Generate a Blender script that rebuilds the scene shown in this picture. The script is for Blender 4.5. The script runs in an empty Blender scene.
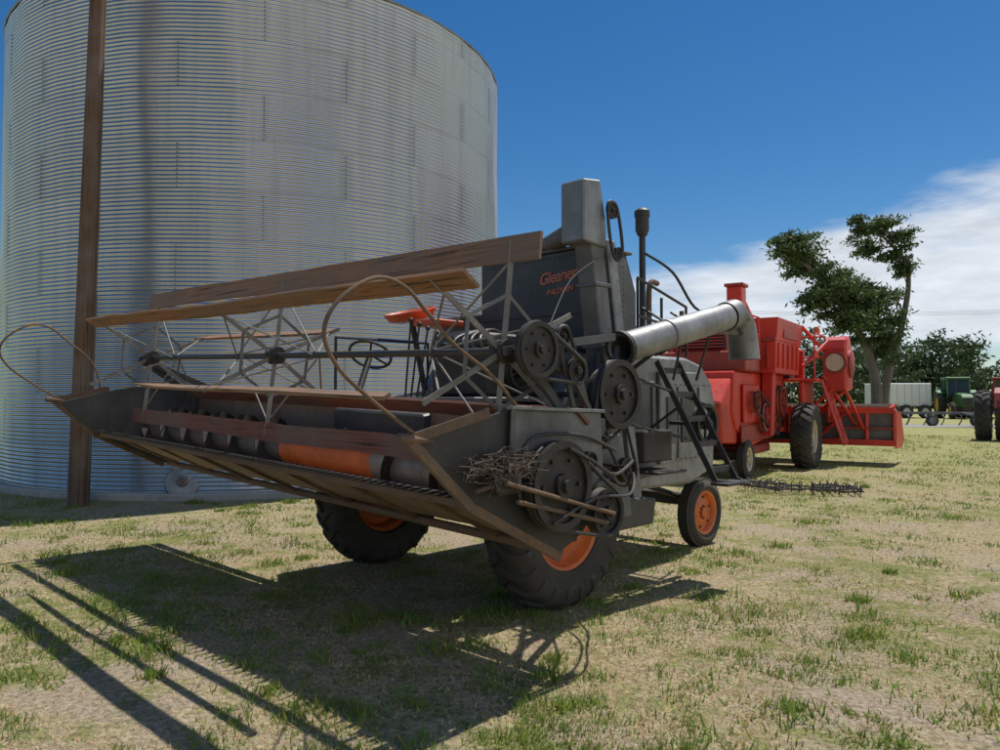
import bpy, bmesh, math, random
import numpy as np
from mathutils import Vector, Matrix, noise
random.seed(7); rng=np.random.default_rng(7)
scene=bpy.context.scene
# ------------------------------------------------------------ materials
def newmat(name):
    m=bpy.data.materials.new(name); m.use_nodes=True
    nt=m.node_tree; nt.nodes.clear()
    out=nt.nodes.new('ShaderNodeOutputMaterial'); b=nt.nodes.new('ShaderNodeBsdfPrincipled')
    nt.links.new(b.outputs[0],out.inputs[0]); return m,nt,b,out
def ramp(nt,src,stops):
    r=nt.nodes.new('ShaderNodeValToRGB'); nt.links.new(src,r.inputs[0])
    e=r.color_ramp.elements
    while len(e)<len(stops): e.new(.5)
    for i,(p,c) in enumerate(stops):
        e[i].position=p; e[i].color=(c[0],c[1],c[2],1) if not isinstance(c,(int,float)) else (c,c,c,1)
    return r
def mix(nt,f,a,b):
    m=nt.nodes.new('ShaderNodeMix'); m.data_type='RGBA'
    for s,v in ((0,f),(6,a),(7,b)):
        if isinstance(v,(tuple,list)): m.inputs[s].default_value=(v[0],v[1],v[2],1)
        elif isinstance(v,(int,float)): m.inputs[s].default_value=v
        else: nt.links.new(v,m.inputs[s])
    return m.outputs[2]
def noi(nt,vec,scale,detail=5,rough=.6):
    n=nt.nodes.new('ShaderNodeTexNoise'); n.inputs['Scale'].default_value=scale
    n.inputs['Detail'].default_value=min(detail,5); n.inputs['Roughness'].default_value=rough
    if vec is not None: nt.links.new(vec,n.inputs['Vector'])
    return n.outputs['Fac']
def coords(nt,kind='Object',scale=(1,1,1),rot=(0,0,0)):
    tc=nt.nodes.new('ShaderNodeTexCoord'); mp=nt.nodes.new('ShaderNodeMapping')
    nt.links.new(tc.outputs[kind],mp.inputs[0]); mp.inputs['Scale'].default_value=scale; mp.inputs['Rotation'].default_value=rot
    return mp.outputs[0]
def bump(nt,b,h,strength=.3,dist=.01):
    n=nt.nodes.new('ShaderNodeBump'); n.inputs['Strength'].default_value=strength; n.inputs['Distance'].default_value=dist
    nt.links.new(h,n.inputs['Height']); nt.links.new(n.outputs[0],b.inputs['Normal'])
def paint(name,c,rough=.5,metal=0.,rust=.35,rc=(.13,.055,.025),var=.35,scale=3.,dust=.25):
    m,nt,b,o=newmat(name); v=coords(nt)
    n1=noi(nt,v,scale,5); n2=noi(nt,v,scale*7,5,.7); n3=noi(nt,v,scale*.4+1,3)
    st=noi(nt,coords(nt,'Object',(9,9,.8)),1.6,4,.65)
    base=mix(nt,ramp(nt,n1,[(.3,0),(.7,1)]).outputs[0],tuple(x*(1-var) for x in c),tuple(min(1,x*(1+var*.5)) for x in c))
    base=mix(nt,ramp(nt,st,[(.47,0),(.68,.6*var+.12)]).outputs[0],base,tuple(x*.4 for x in c))
    r=ramp(nt,n2,[(.72-rust*.35,0),(.82-rust*.3,1)]).outputs[0]
    col=mix(nt,r,base,rc)
    up=nt.nodes.new('ShaderNodeMath'); up.operation='MULTIPLY'; nt.links.new(n3,up.inputs[0]); up.inputs[1].default_value=dust
    col=mix(nt,up.outputs[0],col,(.32,.27,.19))
    nt.links.new(col,b.inputs['Base Color'])
    rr=nt.nodes.new('ShaderNodeMapRange'); nt.links.new(n2,rr.inputs[0]); rr.inputs[3].default_value=max(.1,rough-.18); rr.inputs[4].default_value=min(1,rough+.25)
    nt.links.new(rr.outputs[0],b.inputs['Roughness'])
    mm=nt.nodes.new('ShaderNodeMath'); mm.operation='MULTIPLY_ADD'; nt.links.new(r,mm.inputs[0]); mm.inputs[1].default_value=-metal; mm.inputs[2].default_value=metal
    nt.links.new(mm.outputs[0],b.inputs['Metallic'])
    bump(nt,b,n1,.25,.02)
    return m
M={}
M['galv']=paint('galvanised_sheet',(.28,.29,.295),.48,.55,.38,(.15,.10,.065),.45,3.2,.2)
M['galvd']=paint('dull_galvanised',(.15,.155,.16),.52,.45,.45,(.12,.07,.045),.5,3,.2)
M['dark']=paint('dark_grey_sheet',(.055,.06,.065),.45,.35,.38,(.10,.06,.04),.45,2.5,.15)
M['black']=paint('black_paint',(.018,.018,.02),.5,0,.25,(.07,.035,.02),.3,5,.12)
M['iron']=paint('cast_iron',(.035,.033,.032),.6,.4,.48,(.09,.05,.03),.3,6,.12)
M['rust']=paint('rusty_steel',(.13,.075,.045),.75,.1,.55,(.20,.09,.04),.45,5,.25)
M['pan']=paint('worn_pan',(.24,.15,.095),.6,.15,.5,(.19,.085,.04),.45,2.5,.25)
M['spoke']=paint('spoke_steel',(.25,.235,.215),.7,.1,.45,(.17,.10,.065),.35,6,.25)
M['orange']=paint('orange_paint',(.68,.15,.02),.45,0,.2,(.2,.07,.03),.25,4,.12)
M['seat']=paint('orange_red_paint',(.6,.08,.02),.45,0,.12,(.2,.07,.03),.2,4,.1)
M['red']=paint('red_paint',(.64,.035,.014),.38,0,.08,(.25,.05,.03),.28,1.2,.06)
M['redd']=paint('faded_red',(.32,.03,.018),.55,0,.2,(.1,.04,.03),.3,3,.1)
M['cream']=paint('cream_paint',(.55,.47,.33),.5,0,.15,(.3,.2,.1),.15,4,.1)
M['green']=paint('green_paint',(.03,.16,.03),.4,0,.05,(.1,.05,.02),.2,3,.1)
M['yellow']=paint('yellow_paint',(.7,.5,.03),.45,0,.05,(.2,.1,.02),.1,3,.1)
M['white']=paint('white_paint',(.75,.75,.73),.5,0,.05,(.4,.3,.2),.08,1,.08)
M['rubber']=paint('rubber',(.018,.017,.017),.8,0,.1,(.05,.045,.035),.3,6,.2)
M['belt']=paint('belt_rubber',(.02,.02,.02),.6,0,.1,(.04,.035,.03),.3,8,.1)
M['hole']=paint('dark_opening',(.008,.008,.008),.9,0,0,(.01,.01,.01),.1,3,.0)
M['concrete']=paint('concrete',(.42,.40,.36),.9,0,.2,(.3,.27,.22),.2,3,.2)
M['logo']=paint('faded_lettering',(.65,.19,.12),.6,0,.12,(.1,.08,.08),.25,12,.05)
M['glass']=paint('dark_glass',(.02,.03,.035),.1,0,0,(.02,.02,.02),.1,3,.05)
ANG=math.atan2(.701,-.713)
def wood(name,c1,c2,ang=ANG,vertical=False,sc=1.):
    m,nt,b,o=newmat(name)
    mp=coords(nt,'Object',(1,1,1),(0,0,-ang)) if not vertical else coords(nt,'Object')
    mp2=nt.nodes.new('ShaderNodeMapping'); nt.links.new(mp,mp2.inputs[0]); mp2.inputs['Scale'].default_value=(.9*sc,38*sc,38*sc) if not vertical else (22,22,.6)
    g=noi(nt,mp2.outputs[0],1.,6,.65); l=noi(nt,mp,1.6,4)
    col=mix(nt,ramp(nt,g,[(.35,0),(.65,1)]).outputs[0],c1,c2)
    col=mix(nt,ramp(nt,g,[(.53,0),(.64,1)]).outputs[0],col,tuple(x*.28 for x in c1))
    col=mix(nt,ramp(nt,l,[(.42,0),(.62,.6)]).outputs[0],col,(.17,.135,.11))
    nt.links.new(col,b.inputs['Base Color']); b.inputs['Roughness'].default_value=.8
    bump(nt,b,g,.8,.01); return m
M['wood']=wood('weathered_wood',(.18,.085,.04),(.38,.19,.09))
M['woodred']=wood('red_stained_wood',(.15,.05,.032),(.26,.10,.06))
M['woodgrey']=wood('grey_weathered_wood',(.20,.105,.06),(.37,.22,.13))
M['pole']=wood('pole_wood',(.085,.048,.027),(.18,.10,.058),vertical=True)
M['bark']=wood('bark',(.09,.07,.055),(.20,.165,.13),vertical=True)

# ------------------------------------------------------------ mesh helpers
def empty(name,loc=(0,0,0)):
    e=bpy.data.objects.new(name,None); e.location=loc; e.empty_display_size=.2
    scene.collection.objects.link(e); return e
def finish(bm,name,mat,parent=None,smooth=False,recalc=True,ang=35):
    if recalc: bmesh.ops.recalc_face_normals(bm,faces=bm.faces)
    me=bpy.data.meshes.new(name); bm.to_mesh(me); bm.free()
    if smooth:
        for p in me.polygons: p.use_smooth=True
        try: me.set_sharp_from_angle(angle=math.radians(ang))
        except Exception: pass
    if mat is not None:
        me.materials.append(M[mat] if isinstance(mat,str) else mat)
    ob=bpy.data.objects.new(name,me); scene.collection.objects.link(ob)
    if parent is not None:
        ob.parent=parent; ob.matrix_parent_inverse=Matrix.Translation(parent.location).inverted()
    return ob
def box(name,fr,a,b,mat,parent,bev=.008):
    bm=bmesh.new(); v=[]
    for i in (0,1):
        for j in (0,1):
            for k in (0,1):
                v.append(bm.verts.new(fr((a,b)[i][0],(a,b)[j][1],(a,b)[k][2])))
    for f in ((0,1,3,2),(4,6,7,5),(0,4,5,1),(2,3,7,6),(0,2,6,4),(1,5,7,3)): bm.faces.new([v[i] for i in f])
    if bev: bmesh.ops.bevel(bm,geom=bm.edges[:],offset=bev,segments=1,affect='EDGES')
    return finish(bm,name,mat,parent)
def prism(name,fr,poly,l0,l1,mat,parent,bev=.006):
    bm=bmesh.new(); A=[bm.verts.new(fr(l0,s,z)) for s,z in poly]; B=[bm.verts.new(fr(l1,s,z)) for s,z in poly]
    n=len(poly); bm.faces.new(A); bm.faces.new(B[::-1])
    for i in range(n): bm.faces.new((A[i],A[(i+1)%n],B[(i+1)%n],B[i]))
    if bev: bmesh.ops.bevel(bm,geom=bm.edges[:],offset=bev,segments=1,affect='EDGES')
    return finish(bm,name,mat,parent)
def sheet(name,fr,prof,l0,l1,mat,parent,th=.006,nl=24,warp=.0):
    bm=bmesh.new(); rows=[]
    for i in range(nl+1):
        l=l0+(l1-l0)*i/nl
        rows.append([bm.verts.new(fr(l,s+warp*noise.noise((l*2,s*3,z)),z+warp*noise.noise((l*2.3,s*3,z+5)))) for s,z in prof])
    for i in range(nl):
        for j in range(len(prof)-1): bm.faces.new((rows[i][j],rows[i+1][j],rows[i+1][j+1],rows[i][j+1]))
    bmesh.ops.recalc_face_normals(bm,faces=bm.faces)
    bmesh.ops.solidify(bm,geom=bm.faces[:],thickness=th)
    return finish(bm,name,mat,parent)
def smoothpts(p,k=6,closed=False):
    p=[Vector(q) for q in p]; out=[]; n=len(p)
    for i in range(n if closed else n-1):
        if closed: a,b,c,d=p[(i-1)%n],p[i],p[(i+1)%n],p[(i+2)%n]
        else: a,b,c,d=p[max(i-1,0)],p[i],p[i+1],p[min(i+2,n-1)]
        for t in range(k):
            t=t/k; out.append(.5*((2*b)+(c-a)*t+(2*a-5*b+4*c-d)*t*t+(3*b-a-3*c+d)*t**3))
    if not closed: out.append(p[-1])
    return out
def addtube(bm,pts,rad,n=8,cap=True,closed=False):
    pts=[Vector(p) for p in pts]; m=len(pts); rings=[]; prev=None
    for i,p in enumerate(pts):
        if closed: t=(pts[(i+1)%m]-pts[(i-1)%m])
        else: t=(pts[min(i+1,m-1)]-pts[max(i-1,0)])
        if t.length<1e-9: t=Vector((0,0,1))
        t.normalize()
        if prev is None:
            a=Vector((0,0,1)) if abs(t.z)<.9 else Vector((1,0,0)); x=t.cross(a).normalized()
        else: x=(prev-t*prev.dot(t)).normalized()
        prev=x; y=t.cross(x); r=rad[i] if isinstance(rad,(list,tuple)) else rad
        rings.append([bm.verts.new(p+(x*math.cos(2*math.pi*k/n)+y*math.sin(2*math.pi*k/n))*r) for k in range(n)])
    for i in range(m if closed else m-1):
        A,B=rings[i],rings[(i+1)%m]
        for k in range(n): bm.faces.new((A[k],A[(k+1)%n],B[(k+1)%n],B[k]))
    if cap and not closed: bm.faces.new(rings[0][::-1]); bm.faces.new(rings[-1])
def tube(name,pts,rad,mat,parent,n=10,cap=True,sm=False,closed=False):
    if sm: pts=smoothpts(pts,6,closed)
    bm=bmesh.new(); addtube(bm,pts,rad,n,cap,closed); return finish(bm,name,mat,parent,True)
def tubes(name,lst,rad,mat,parent,n=8):
    bm=bmesh.new()
    for p in lst: addtube(bm,p,rad,n)
    return finish(bm,name,mat,parent,True)
def bars(name,lst,w,h,mat,parent):
    bm=bmesh.new()
    for p,q in lst:
        p=Vector(p);q=Vector(q);t=(q-p).normalized(); a=Vector((0,0,1)) if abs(t.z)<.95 else Vector((1,0,0))
        x=t.cross(a).normalized(); y=t.cross(x); v=[]
        for c in (p,q):
            for sx,sy in ((-1,-1),(1,-1),(1,1),(-1,1)): v.append(bm.verts.new(c+x*sx*h/2+y*sy*w/2))
        for f in ((0,1,2,3),(7,6,5,4),(0,4,5,1),(1,5,6,2),(2,6,7,3),(3,7,4,0)): bm.faces.new([v[i] for i in f])
    return finish(bm,name,mat,parent)
def lathe(bm,prof,c,axis,seg=40,closed=False):
    c=Vector(c);ax=Vector(axis).normalized(); a=Vector((0,0,1)) if abs(ax.z)<.9 else Vector((1,0,0))
    x=ax.cross(a).normalized(); y=ax.cross(x); rings=[]
    for k in range(seg):
        t=2*math.pi*k/seg; d=x*math.cos(t)+y*math.sin(t)
        rings.append([bm.verts.new(c+ax*h+d*max(r,.0005)) for r,h in prof])
    m=len(prof)
    for k in range(seg):
        A,B=rings[k],rings[(k+1)%seg]
        for j in range(m if closed else m-1): bm.faces.new((A[j],A[(j+1)%m],B[(j+1)%m],B[j]))
def lat(name,prof,c,axis,mat,parent,seg=40,closed=False):
    bm=bmesh.new(); lathe(bm,prof,c,axis,seg,closed); return finish(bm,name,mat,parent,True)
def wheel(name,c,axis,R,W,rim,rimmat,parent,lugs=22,lugh=.035,seg=64):
    c=Vector(c);ax=Vector(axis).normalized();w=W/2
    bm=bmesh.new()
    prof=[(rim,-w*.62),(rim+.02,-w*.8),(rim+(R-rim)*.45,-w*1.0),(R-.06,-w*.93),(R-.022,-w*.72),(R-.006,-w*.35),(R,0),(R-.006,w*.35),(R-.022,w*.72),(R-.06,w*.93),(rim+(R-rim)*.45,w*1.0),(rim+.02,w*.8),(rim,w*.62)]
    lathe(bm,prof,c,ax,seg,True)
    a=Vector((0,0,1)); x=ax.cross(a).normalized(); y=ax.cross(x)
    def cp(t,h,r): return c+ax*h+(x*math.cos(t)+y*math.sin(t))*r
    if lugs:
        for i in range(lugs):
            for sg in (-1,1):
                t0=2*math.pi*(i+(.5 if sg>0 else 0))/lugs; dt=2*math.pi/lugs; th=dt*.2
                st=[(0,-w*.05,R-.004),(.25,w*.3,R-.012),(.5,w*.65,R-.03),(.62,w*.93,R-.07),(.66,w*1.0,R-.14)]
                rows=[]
                for f,h,r in st:
                    tt=t0+f*dt; hh=sg*h; lh=lugh if f<.6 else lugh*.5
                    ro=r+lh if f<.65 else r
                    e=.0 if f<.6 else .012
                    rows.append([bm.verts.new(cp(tt-th,hh,r-.02)),bm.verts.new(cp(tt-th*.7,hh+sg*e,ro)),bm.verts.new(cp(tt+th*.7,hh+sg*e,ro)),bm.verts.new(cp(tt+th,hh,r-.02))])
                for A,B in zip(rows,rows[1:]):
                    for j in range(3): bm.faces.new((A[j],A[j+1],B[j+1],B[j]))
                bm.faces.new(rows[0]); bm.faces.new(rows[-1][::-1])
    else:
        for h in (-.5,-.2,.2,.5):
            lathe(bm,[(R-.02,h*w-.012),(R+.008,h*w-.008),(R+.008,h*w+.008),(R-.02,h*w+.012)],c,ax,seg)
    finish(bm,name+'_tyre','rubber',parent,True,ang=40)
    bm=bmesh.new(); q=rim
    lathe(bm,[(q+.025,w*.66),(q+.03,w*.72),(q+.012,w*.74),(q-.01,w*.66),(q-.03,w*.35),(q*.86,w*.2),(q*.8,w*.12),(q*.55,w*.3),(q*.42,w*.42),(q*.36,w*.42),(q*.34,w*.36),(q*.26,w*.36),(q*.24,w*.62),(q*.1,w*.68),(0,w*.68)],c,ax,48)
    lathe(bm,[(q+.025,-w*.66),(q-.03,-w*.4),(q*.86,w*.15)],c,ax,48)
    finish(bm,name+'_rim',rimmat,parent,True,ang=30)
    bm=bmesh.new()
    for k in range(8):
        t=2*math.pi*k/8; p=cp(t,w*.33,q*.30); lathe(bm,[(q*.035,0),(q*.035,.02),(0,.021)],p,ax,6)
    for k in range(6):
        t=2*math.pi*(k+.3)/6; p=cp(t,w*.16,q*.72); lathe(bm,[(q*.06,0),(q*.06,.014),(0,.0145)],p,ax,6)
    finish(bm,name+'_bolts','iron',parent)
def pulley(name,c,axis,R,W,mat,parent,spokes=0,groove=True):
    w=W/2
    bm=bmesh.new()
    rim=[(R*.82,-w),(R,-w),(R*.93,-w*.1),(R*.93,w*.1),(R,w),(R*.82,w)] if groove else [(R*.86,-w),(R,-w),(R,w),(R*.86,w)]
    lathe(bm,rim,c,axis,40,True)
    if not spokes: lathe(bm,[(R*.84,w*.35),(R*.5,w*.1),(R*.28,w*.5)],c,axis,40); lathe(bm,[(R*.84,-w*.35),(R*.28,-w*.3)],c,axis,40)
    lathe(bm,[(R*.28,-w),(R*.28,w*1.3),(R*.15,w*1.3),(R*.15,w*2),(0,w*2)],c,axis,20)
    ax=Vector(axis).normalized(); x=ax.cross(Vector((0,0,1))).normalized(); y=ax.cross(x)
    for k in range(spokes):
        t=2*math.pi*k/spokes+.3; d=x*math.cos(t)+y*math.sin(t)
        addtube(bm,[Vector(c)+d*R*.2,Vector(c)+d*R*.88],R*.07,6)
    if not spokes:
        for k in range(6):
            t=2*math.pi*k/6; d=x*math.cos(t)+y*math.sin(t)
            lathe(bm,[(R*.05,0),(R*.05,w*.5),(0,w*.52)],Vector(c)+d*R*.62+ax*w*.2,ax,6)
    return finish(bm,name,mat,parent,True,ang=30)

# ------------------------------------------------------------ grey combine
T=Vector((.55,5.7,0)); U=Vector((-.713,.701,0)); Rv=Vector((.701,.713,0))
def P(l,s,z): return T+U*l+Rv*s+Vector((0,0,z))
def PH(l,s,z): return T+U*l+Rv*s+Vector((0,0,z+.03*(l+.8)))
OUT=-U
C1=empty('combine_harvester',T)
g=C1
wheel('front_wheel_l',P(.17,0,.66),OUT,.66,.36,.36,'orange',g)
wheel('front_wheel_r',P(2.42,0,.66),U,.66,.36,.36,'orange',g)
wheel('rear_wheel_l',P(.57,2.88,.36),OUT,.36,.19,.22,'orange',g,lugs=0,seg=48)
wheel('rear_wheel_r',P(2.1,2.88,.36),U,.36,.19,.22,'orange',g,lugs=0,seg=48)
tube('front_axle',[P(.3,0,.66),P(2.4,0,.66)],.07,'iron',g)
box('rear_axle',P,(.65,2.81,.42),(2.0,2.95,.54),'black',g)
tubes('rear_axle_stays',[[P(1.3,2.88,.5),P(1.3,1.6,.75)],[P(.8,2.88,.5),P(1.0,1.7,.85)],[P(1.8,2.88,.5),P(1.6,1.7,.85)],[P(.7,2.88,.36),P(.7,2.88,.85)],[P(1.95,2.88,.36),P(1.95,2.88,.85)]],.03,'black',g)
prism('separator_body',P,[(.35,.75),(.35,1.55),(.6,2.0),(2.3,2.0),(2.62,1.93),(2.82,1.75),(2.9,1.5),(2.85,.85),(2.4,.72)],.38,2.3,'galv',g,.03)
prism('side_panel_rear',P,[(1.75,.95),(1.75,1.85),(2.5,1.85),(2.7,1.7),(2.76,1.5),(2.7,1.0)],.34,.378,'galv',g,.01)
prism('side_panel_mid',P,[(.9,.80),(.9,1.75),(1.68,1.75),(1.68,.86)],.345,.378,'galvd',g,.01)
for i,s in enumerate((1.0,1.3,1.6,2.05,2.45)): box('panel_rib_%d'%i,P,(.325,s,1.0),(.344,s+.02,1.7),'galvd',g,.003)
box('inspection_door',P,(.322,1.86,1.15),(.339,2.03,1.6),'galvd',g,.005)
box('inspection_door_2',P,(.322,2.12,1.15),(.339,2.4,1.6),'dark',g,.005)
box('frame_rail_l',P,(.42,-.5,.82),(.50,2.9,.94),'black',g)
box('frame_rail_r',P,(2.2,-.5,.82),(2.28,2.9,.94),'black',g)
bm=bmesh.new()
for s in [.95+.09*i for i in range(20)]:
    for z in (.99,1.72): lathe(bm,[(.008,0),(.008,.006),(0,.008)],P(.336,s,z),OUT,6)
finish(bm,'side_rivets','galvd',g)
# grain tank
prism('grain_tank',P,[(.6,2.0),(.6,2.88),(1.15,2.88),(1.30,2.55),(1.30,2.0)],.30,1.62,'dark',g,.012)
prism('grain_tank_side_sheet',P,[(.63,2.03),(.63,2.84),(1.12,2.84),(1.26,2.52),(1.26,2.03)],.283,.297,'galvd',g,.003)
box('tank_top_lip',P,(.27,.57,2.88),(1.65,1.2,2.905),'galvd',g,.005)
box('tank_front_rib',P,(.28,.575,2.0),(.31,.597,2.86),'galv',g,.003)
box('tank_front_seam',P,(.3,.583,2.32),(1.6,.597,2.335),'dark',g,.002)
bm=bmesh.new()
for i in range(26):
    for z in (2.83,2.06):
        p=P(.36+i*.047,.598,z); lathe(bm,[(.009,0),(.009,.006),(0,.009)],p,-Rv,6)
for z in [2.06+.05*i for i in range(16)]:
    for s in (.66,1.08):
        lathe(bm,[(.008,0),(.008,.006),(0,.008)],P(.284,s,z),OUT,6)
finish(bm,'tank_rivets','galvd',g)
prism('engine_hood',P,[(1.3,2.0),(1.3,2.35),(2.2,2.3),(2.35,2.0)],.7,2.1,'dark',g,.02)
prism('right_tank',P,[(.7,2.0),(.7,2.42),(1.25,2.42),(1.25,2.0)],1.64,2.35,'dark',g,.015)
for i in range(6): box('hood_louvre_%d'%i,P,(.685,1.45+i*.11,2.06),(.70,1.5+i*.11,2.24),'black',g,.002)
tube('radiator_cap_pipe',[P(.95,1.6,2.3),P(.95,1.6,2.5)],.03,'galv',g)
def text(body,loc,size,tilt,mat,parent,name):
    cu=bpy.data.curves.new(name,'FONT'); cu.body=body; cu.size=size; cu.extrude=.0015; cu.shear=.3; cu.space_character=.92; cu.offset=.002
    ob=bpy.data.objects.new(name,cu); cu.materials.append(M[mat]); scene.collection.objects.link(ob)
    X=(-U).copy(); Y=Vector((0,0,1)); Z=X.cross(Y)
    rot=Matrix((X,Y,Z)).transposed().to_4x4() @ Matrix.Rotation(tilt,4,'Z')
    ob.parent=parent; ob.matrix_parent_inverse=Matrix.Translation(parent.location).inverted()
    ob.matrix_basis=Matrix.Translation(loc)@rot
text('Gleaner',P(.86,.592,2.60),.145,.08,'logo',g,'lettering_top')
text('BALDWIN',P(.77,.592,2.50),.07,.08,'logo',g,'lettering_bottom')
def lean(name,l0,l1,z0,z1,s0,s1,hw,mat,bev=.01):
    return prism(name,P,[(s0-hw,z0),(s0+hw,z0),(s1+hw,z1),(s1-hw,z1)],l0,l1,mat,g,bev)
lean('elevator_leg_up',.07,.25,.62,3.2,.78,.36,.085,'galvd')
lean('elevator_leg_return',.07,.25,.62,2.9,1.0,.60,.06,'galv')
prism('elevator_boot',P,[(.6,.5),(1.15,.5),(1.2,.72),(.62,.78)],.03,.27,'dark',g,.015)
prism('elevator_head',P,[(.2,2.84),(.2,3.33),(.42,3.36),(.50,3.0),(.50,2.82)],.04,.28,'galv',g,.012)
for z in (1.0,1.5,2.0,2.5): 
    s_=.78-.42*(z-.62)/2.58; box('elevator_joint_%d'%int(z*10),P,(.055,s_-.1,z),(.265,s_+.1,z+.03),'galvd',g,.003)
pulley('head_sprocket',P(0,.52,3.12),OUT,.07,.03,'iron',g)
pulley('head_sprocket_low',P(0,.60,2.78),OUT,.05,.03,'iron',g)
tube('head_chain',[P(0,.46,3.15),P(0,.56,3.18),P(0,.62,3.05),P(0,.66,2.8),P(0,.58,2.72),P(0,.5,2.85)],.014,'black',g,8,sm=True,closed=True)
tube('cross_auger_tube',[P(.28,.38,2.98),P(.95,.75,2.97),P(1.3,.85,2.9)],.085,'galvd',g,16)
# unloading auger
a0=P(-.15,.42,1.98); a1=P(-.25,1.93,2.34); d=(a1-a0).normalized()
bm=bmesh.new()
lathe(bm,[(.105,0),(.122,-.01),(.13,0),(.13,.03),(.122,.035),(.122,.60),(.132,.605),(.132,.64),(.122,.645),(.122,1.55),(.105,1.55),(.105,0)],a0,d,32)
finish(bm,'unloading_auger_tube','galv',g,True,ang=40)
bm=bmesh.new(); prev=None
for i in range(60):
    t=i*.45; c=a0+d*(.05+i*.02); x=d.cross(Vector((0,0,1))).normalized(); y=d.cross(x); v1=bm.verts.new(c); v2=bm.verts.new(c+(x*math.cos(t)+y*math.sin(t))*.1)
    if prev: bm.faces.new((prev[0],v1,v2,prev[1]))
    prev=(v1,v2)
finish(bm,'unloading_auger_flight','iron',g)
def quadtube(name,secs,mat):
    bm=bmesh.new(); R=[]
    for c,x,y,a,b in secs: R.append([bm.verts.new(c+x*a*math.cos(t)+y*b*math.sin(t)) for t in [2*math.pi*k/20 for k in range(20)]])
    for A,B in zip(R,R[1:]):
        for k in range(20): bm.faces.new((A[k],A[(k+1)%20],B[(k+1)%20],B[k]))
    bmesh.ops.recalc_face_normals(bm,faces=bm.faces); bmesh.ops.solidify(bm,geom=bm.faces[:],thickness=.004)
    return finish(bm,name,mat,g,True)
e=a1; x=U; z=Vector((0,0,1))
quadtube('auger_spout',[(e,x,d.cross(x).normalized(),.135,.135),(e+d*.15+z*0,x,(d.cross(x).normalized()),.14,.14),(e+d*.26-z*.10,x,(Rv*.8-z*.2).normalized(),.14,.13),(e+d*.30-z*.24,x,Rv,.14,.11),(e+d*.33-z*.46,x,Rv,.15,.10)],'galv')
lat('auger_end_ring',[(.12,-.02),(.145,-.02),(.145,.02),(.12,.02)],a0,d,'iron',g,32,True)
tubes('auger_bracket',[[P(.3,.9,2.0),P(-.12,.95,2.0)],[P(.3,.9,1.7),P(-.12,.95,1.98)],[P(.3,1.6,2.0),P(-.18,1.6,2.15)]],.02,'black',g)
tube('air_intake_pipe',[P(1,2.45,2.2),P(1,2.45,3.42)],.035,'black',g,14)
lat('air_intake_bowl',[(.0,0),(.05,0),(.075,.06),(.075,.2),(.085,.21),(.085,.27),(.05,.3),(0,.31)],P(1,2.45,3.36),(0,0,1),'black',g,20)
tube('exhaust_pipe',[P(.75,2.2,2.2),P(.75,2.2,2.75),P(.75,2.35,2.8)],.03,'rust',g,12,sm=True)
tube('rear_hand_hoop',[P(.2,1.3,2.9),P(.1,1.6,2.75),P(.05,1.9,2.45),P(0,2.3,2.35),P(.1,2.6,2.1)],.013,'black',g,8,sm=True)
tubes('platform_handrail',[[P(.32,1.35,2.0),P(.32,1.35,2.7)],[P(.32,1.75,2.0),P(.32,1.75,2.55)],[P(.32,1.35,2.7),P(.32,2.2,2.5)],[P(.32,2.2,2.5),P(.32,2.2,2.0)],[P(.32,1.35,2.35),P(.32,2.2,2.25)]],.014,'black',g)
L0=[P(.1,1.32,1.92),P(-.46,1.32,.9)]; L1=[P(.1,1.67,1.92),P(-.46,1.67,.9)]
bars('ladder_rails',[L0,L1],.05,.018,'black',g)
bars('ladder_rungs',[(L0[0].lerp(L0[1],f),L1[0].lerp(L1[1],f)) for f in (.08,.29,.5,.71,.92)],.05,.02,'black',g)
tubes('ladder_handrail',[[P(-.08,1.30,1.75),P(-.2,1.27,2.15),P(.2,1.25,2.4)],[P(-.08,1.69,1.75),P(-.2,1.72,2.15),P(.2,1.72,2.4)],[P(-.46,1.32,.9),P(-.62,1.62,.86),P(-.46,1.67,.9)],[P(-.1,1.32,1.5),P(.3,1.5,1.3)]],.013,'black',g)
box('ladder_foot_step',P,(-.60,1.28,.86),(-.44,1.71,.885),'black',g,.004)
box('tool_box',P,(.12,1.15,1.02),(.34,1.6,1.3),'black',g,.012)
box('step_platform',P,(-.02,1.15,.92),(.34,1.62,.945),'black',g,.004)
# operator platform
box('operator_platform',P,(.4,-.65,1.56),(2.35,.58,1.60),'galvd',g)
box('platform_skirt',P,(.39,-.67,1.30),(2.36,-.655,1.56),'dark',g,.003)
tubes('platform_rail',[[P(2.3,-.6,1.6),P(2.3,-.6,2.15)],[P(2.3,.5,1.6),P(2.3,.5,2.15)],[P(2.3,-.6,2.15),P(2.3,.5,2.15)]],.014,'black',g)
sc=P(2.25,-.25,2.0)
tube('steering_column',[P(2.1,-.5,1.6),sc],.03,'black',g)
sd=(sc-P(2.1,-.5,1.6)).normalized()
x=U; x=(x-sd*x.dot(sd)).normalized(); y=sd.cross(x).normalized()
tube('steering_wheel',[sc+(x*math.cos(t)+y*math.sin(t))*.2 for t in [2*math.pi*k/28 for k in range(28)]],.014,'black',g,8,closed=True)
tubes('steering_spokes',[[sc,sc+(x*math.cos(t)+y*math.sin(t))*.2] for t in (0.3,2.4,4.5)],.01,'iron',g)
bm=bmesh.new(); lathe(bm,[(0,.05),(.1,.03),(.2,.05),(.26,.10),(.265,.09),(.22,.02),(.1,-.01),(0,0)],P(2.25,.25,2.36),Vector((0,0,1))-Rv*.25,28)
finish(bm,'operator_seat','seat',g,True)
tube('seat_post',[P(2.2,.4,1.6),P(2.25,.25,2.36)],.03,'black',g)
box('fender_panel',P,(1.75,.1,2.28),(2.05,.5,2.34),'seat',g,.01)
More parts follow.
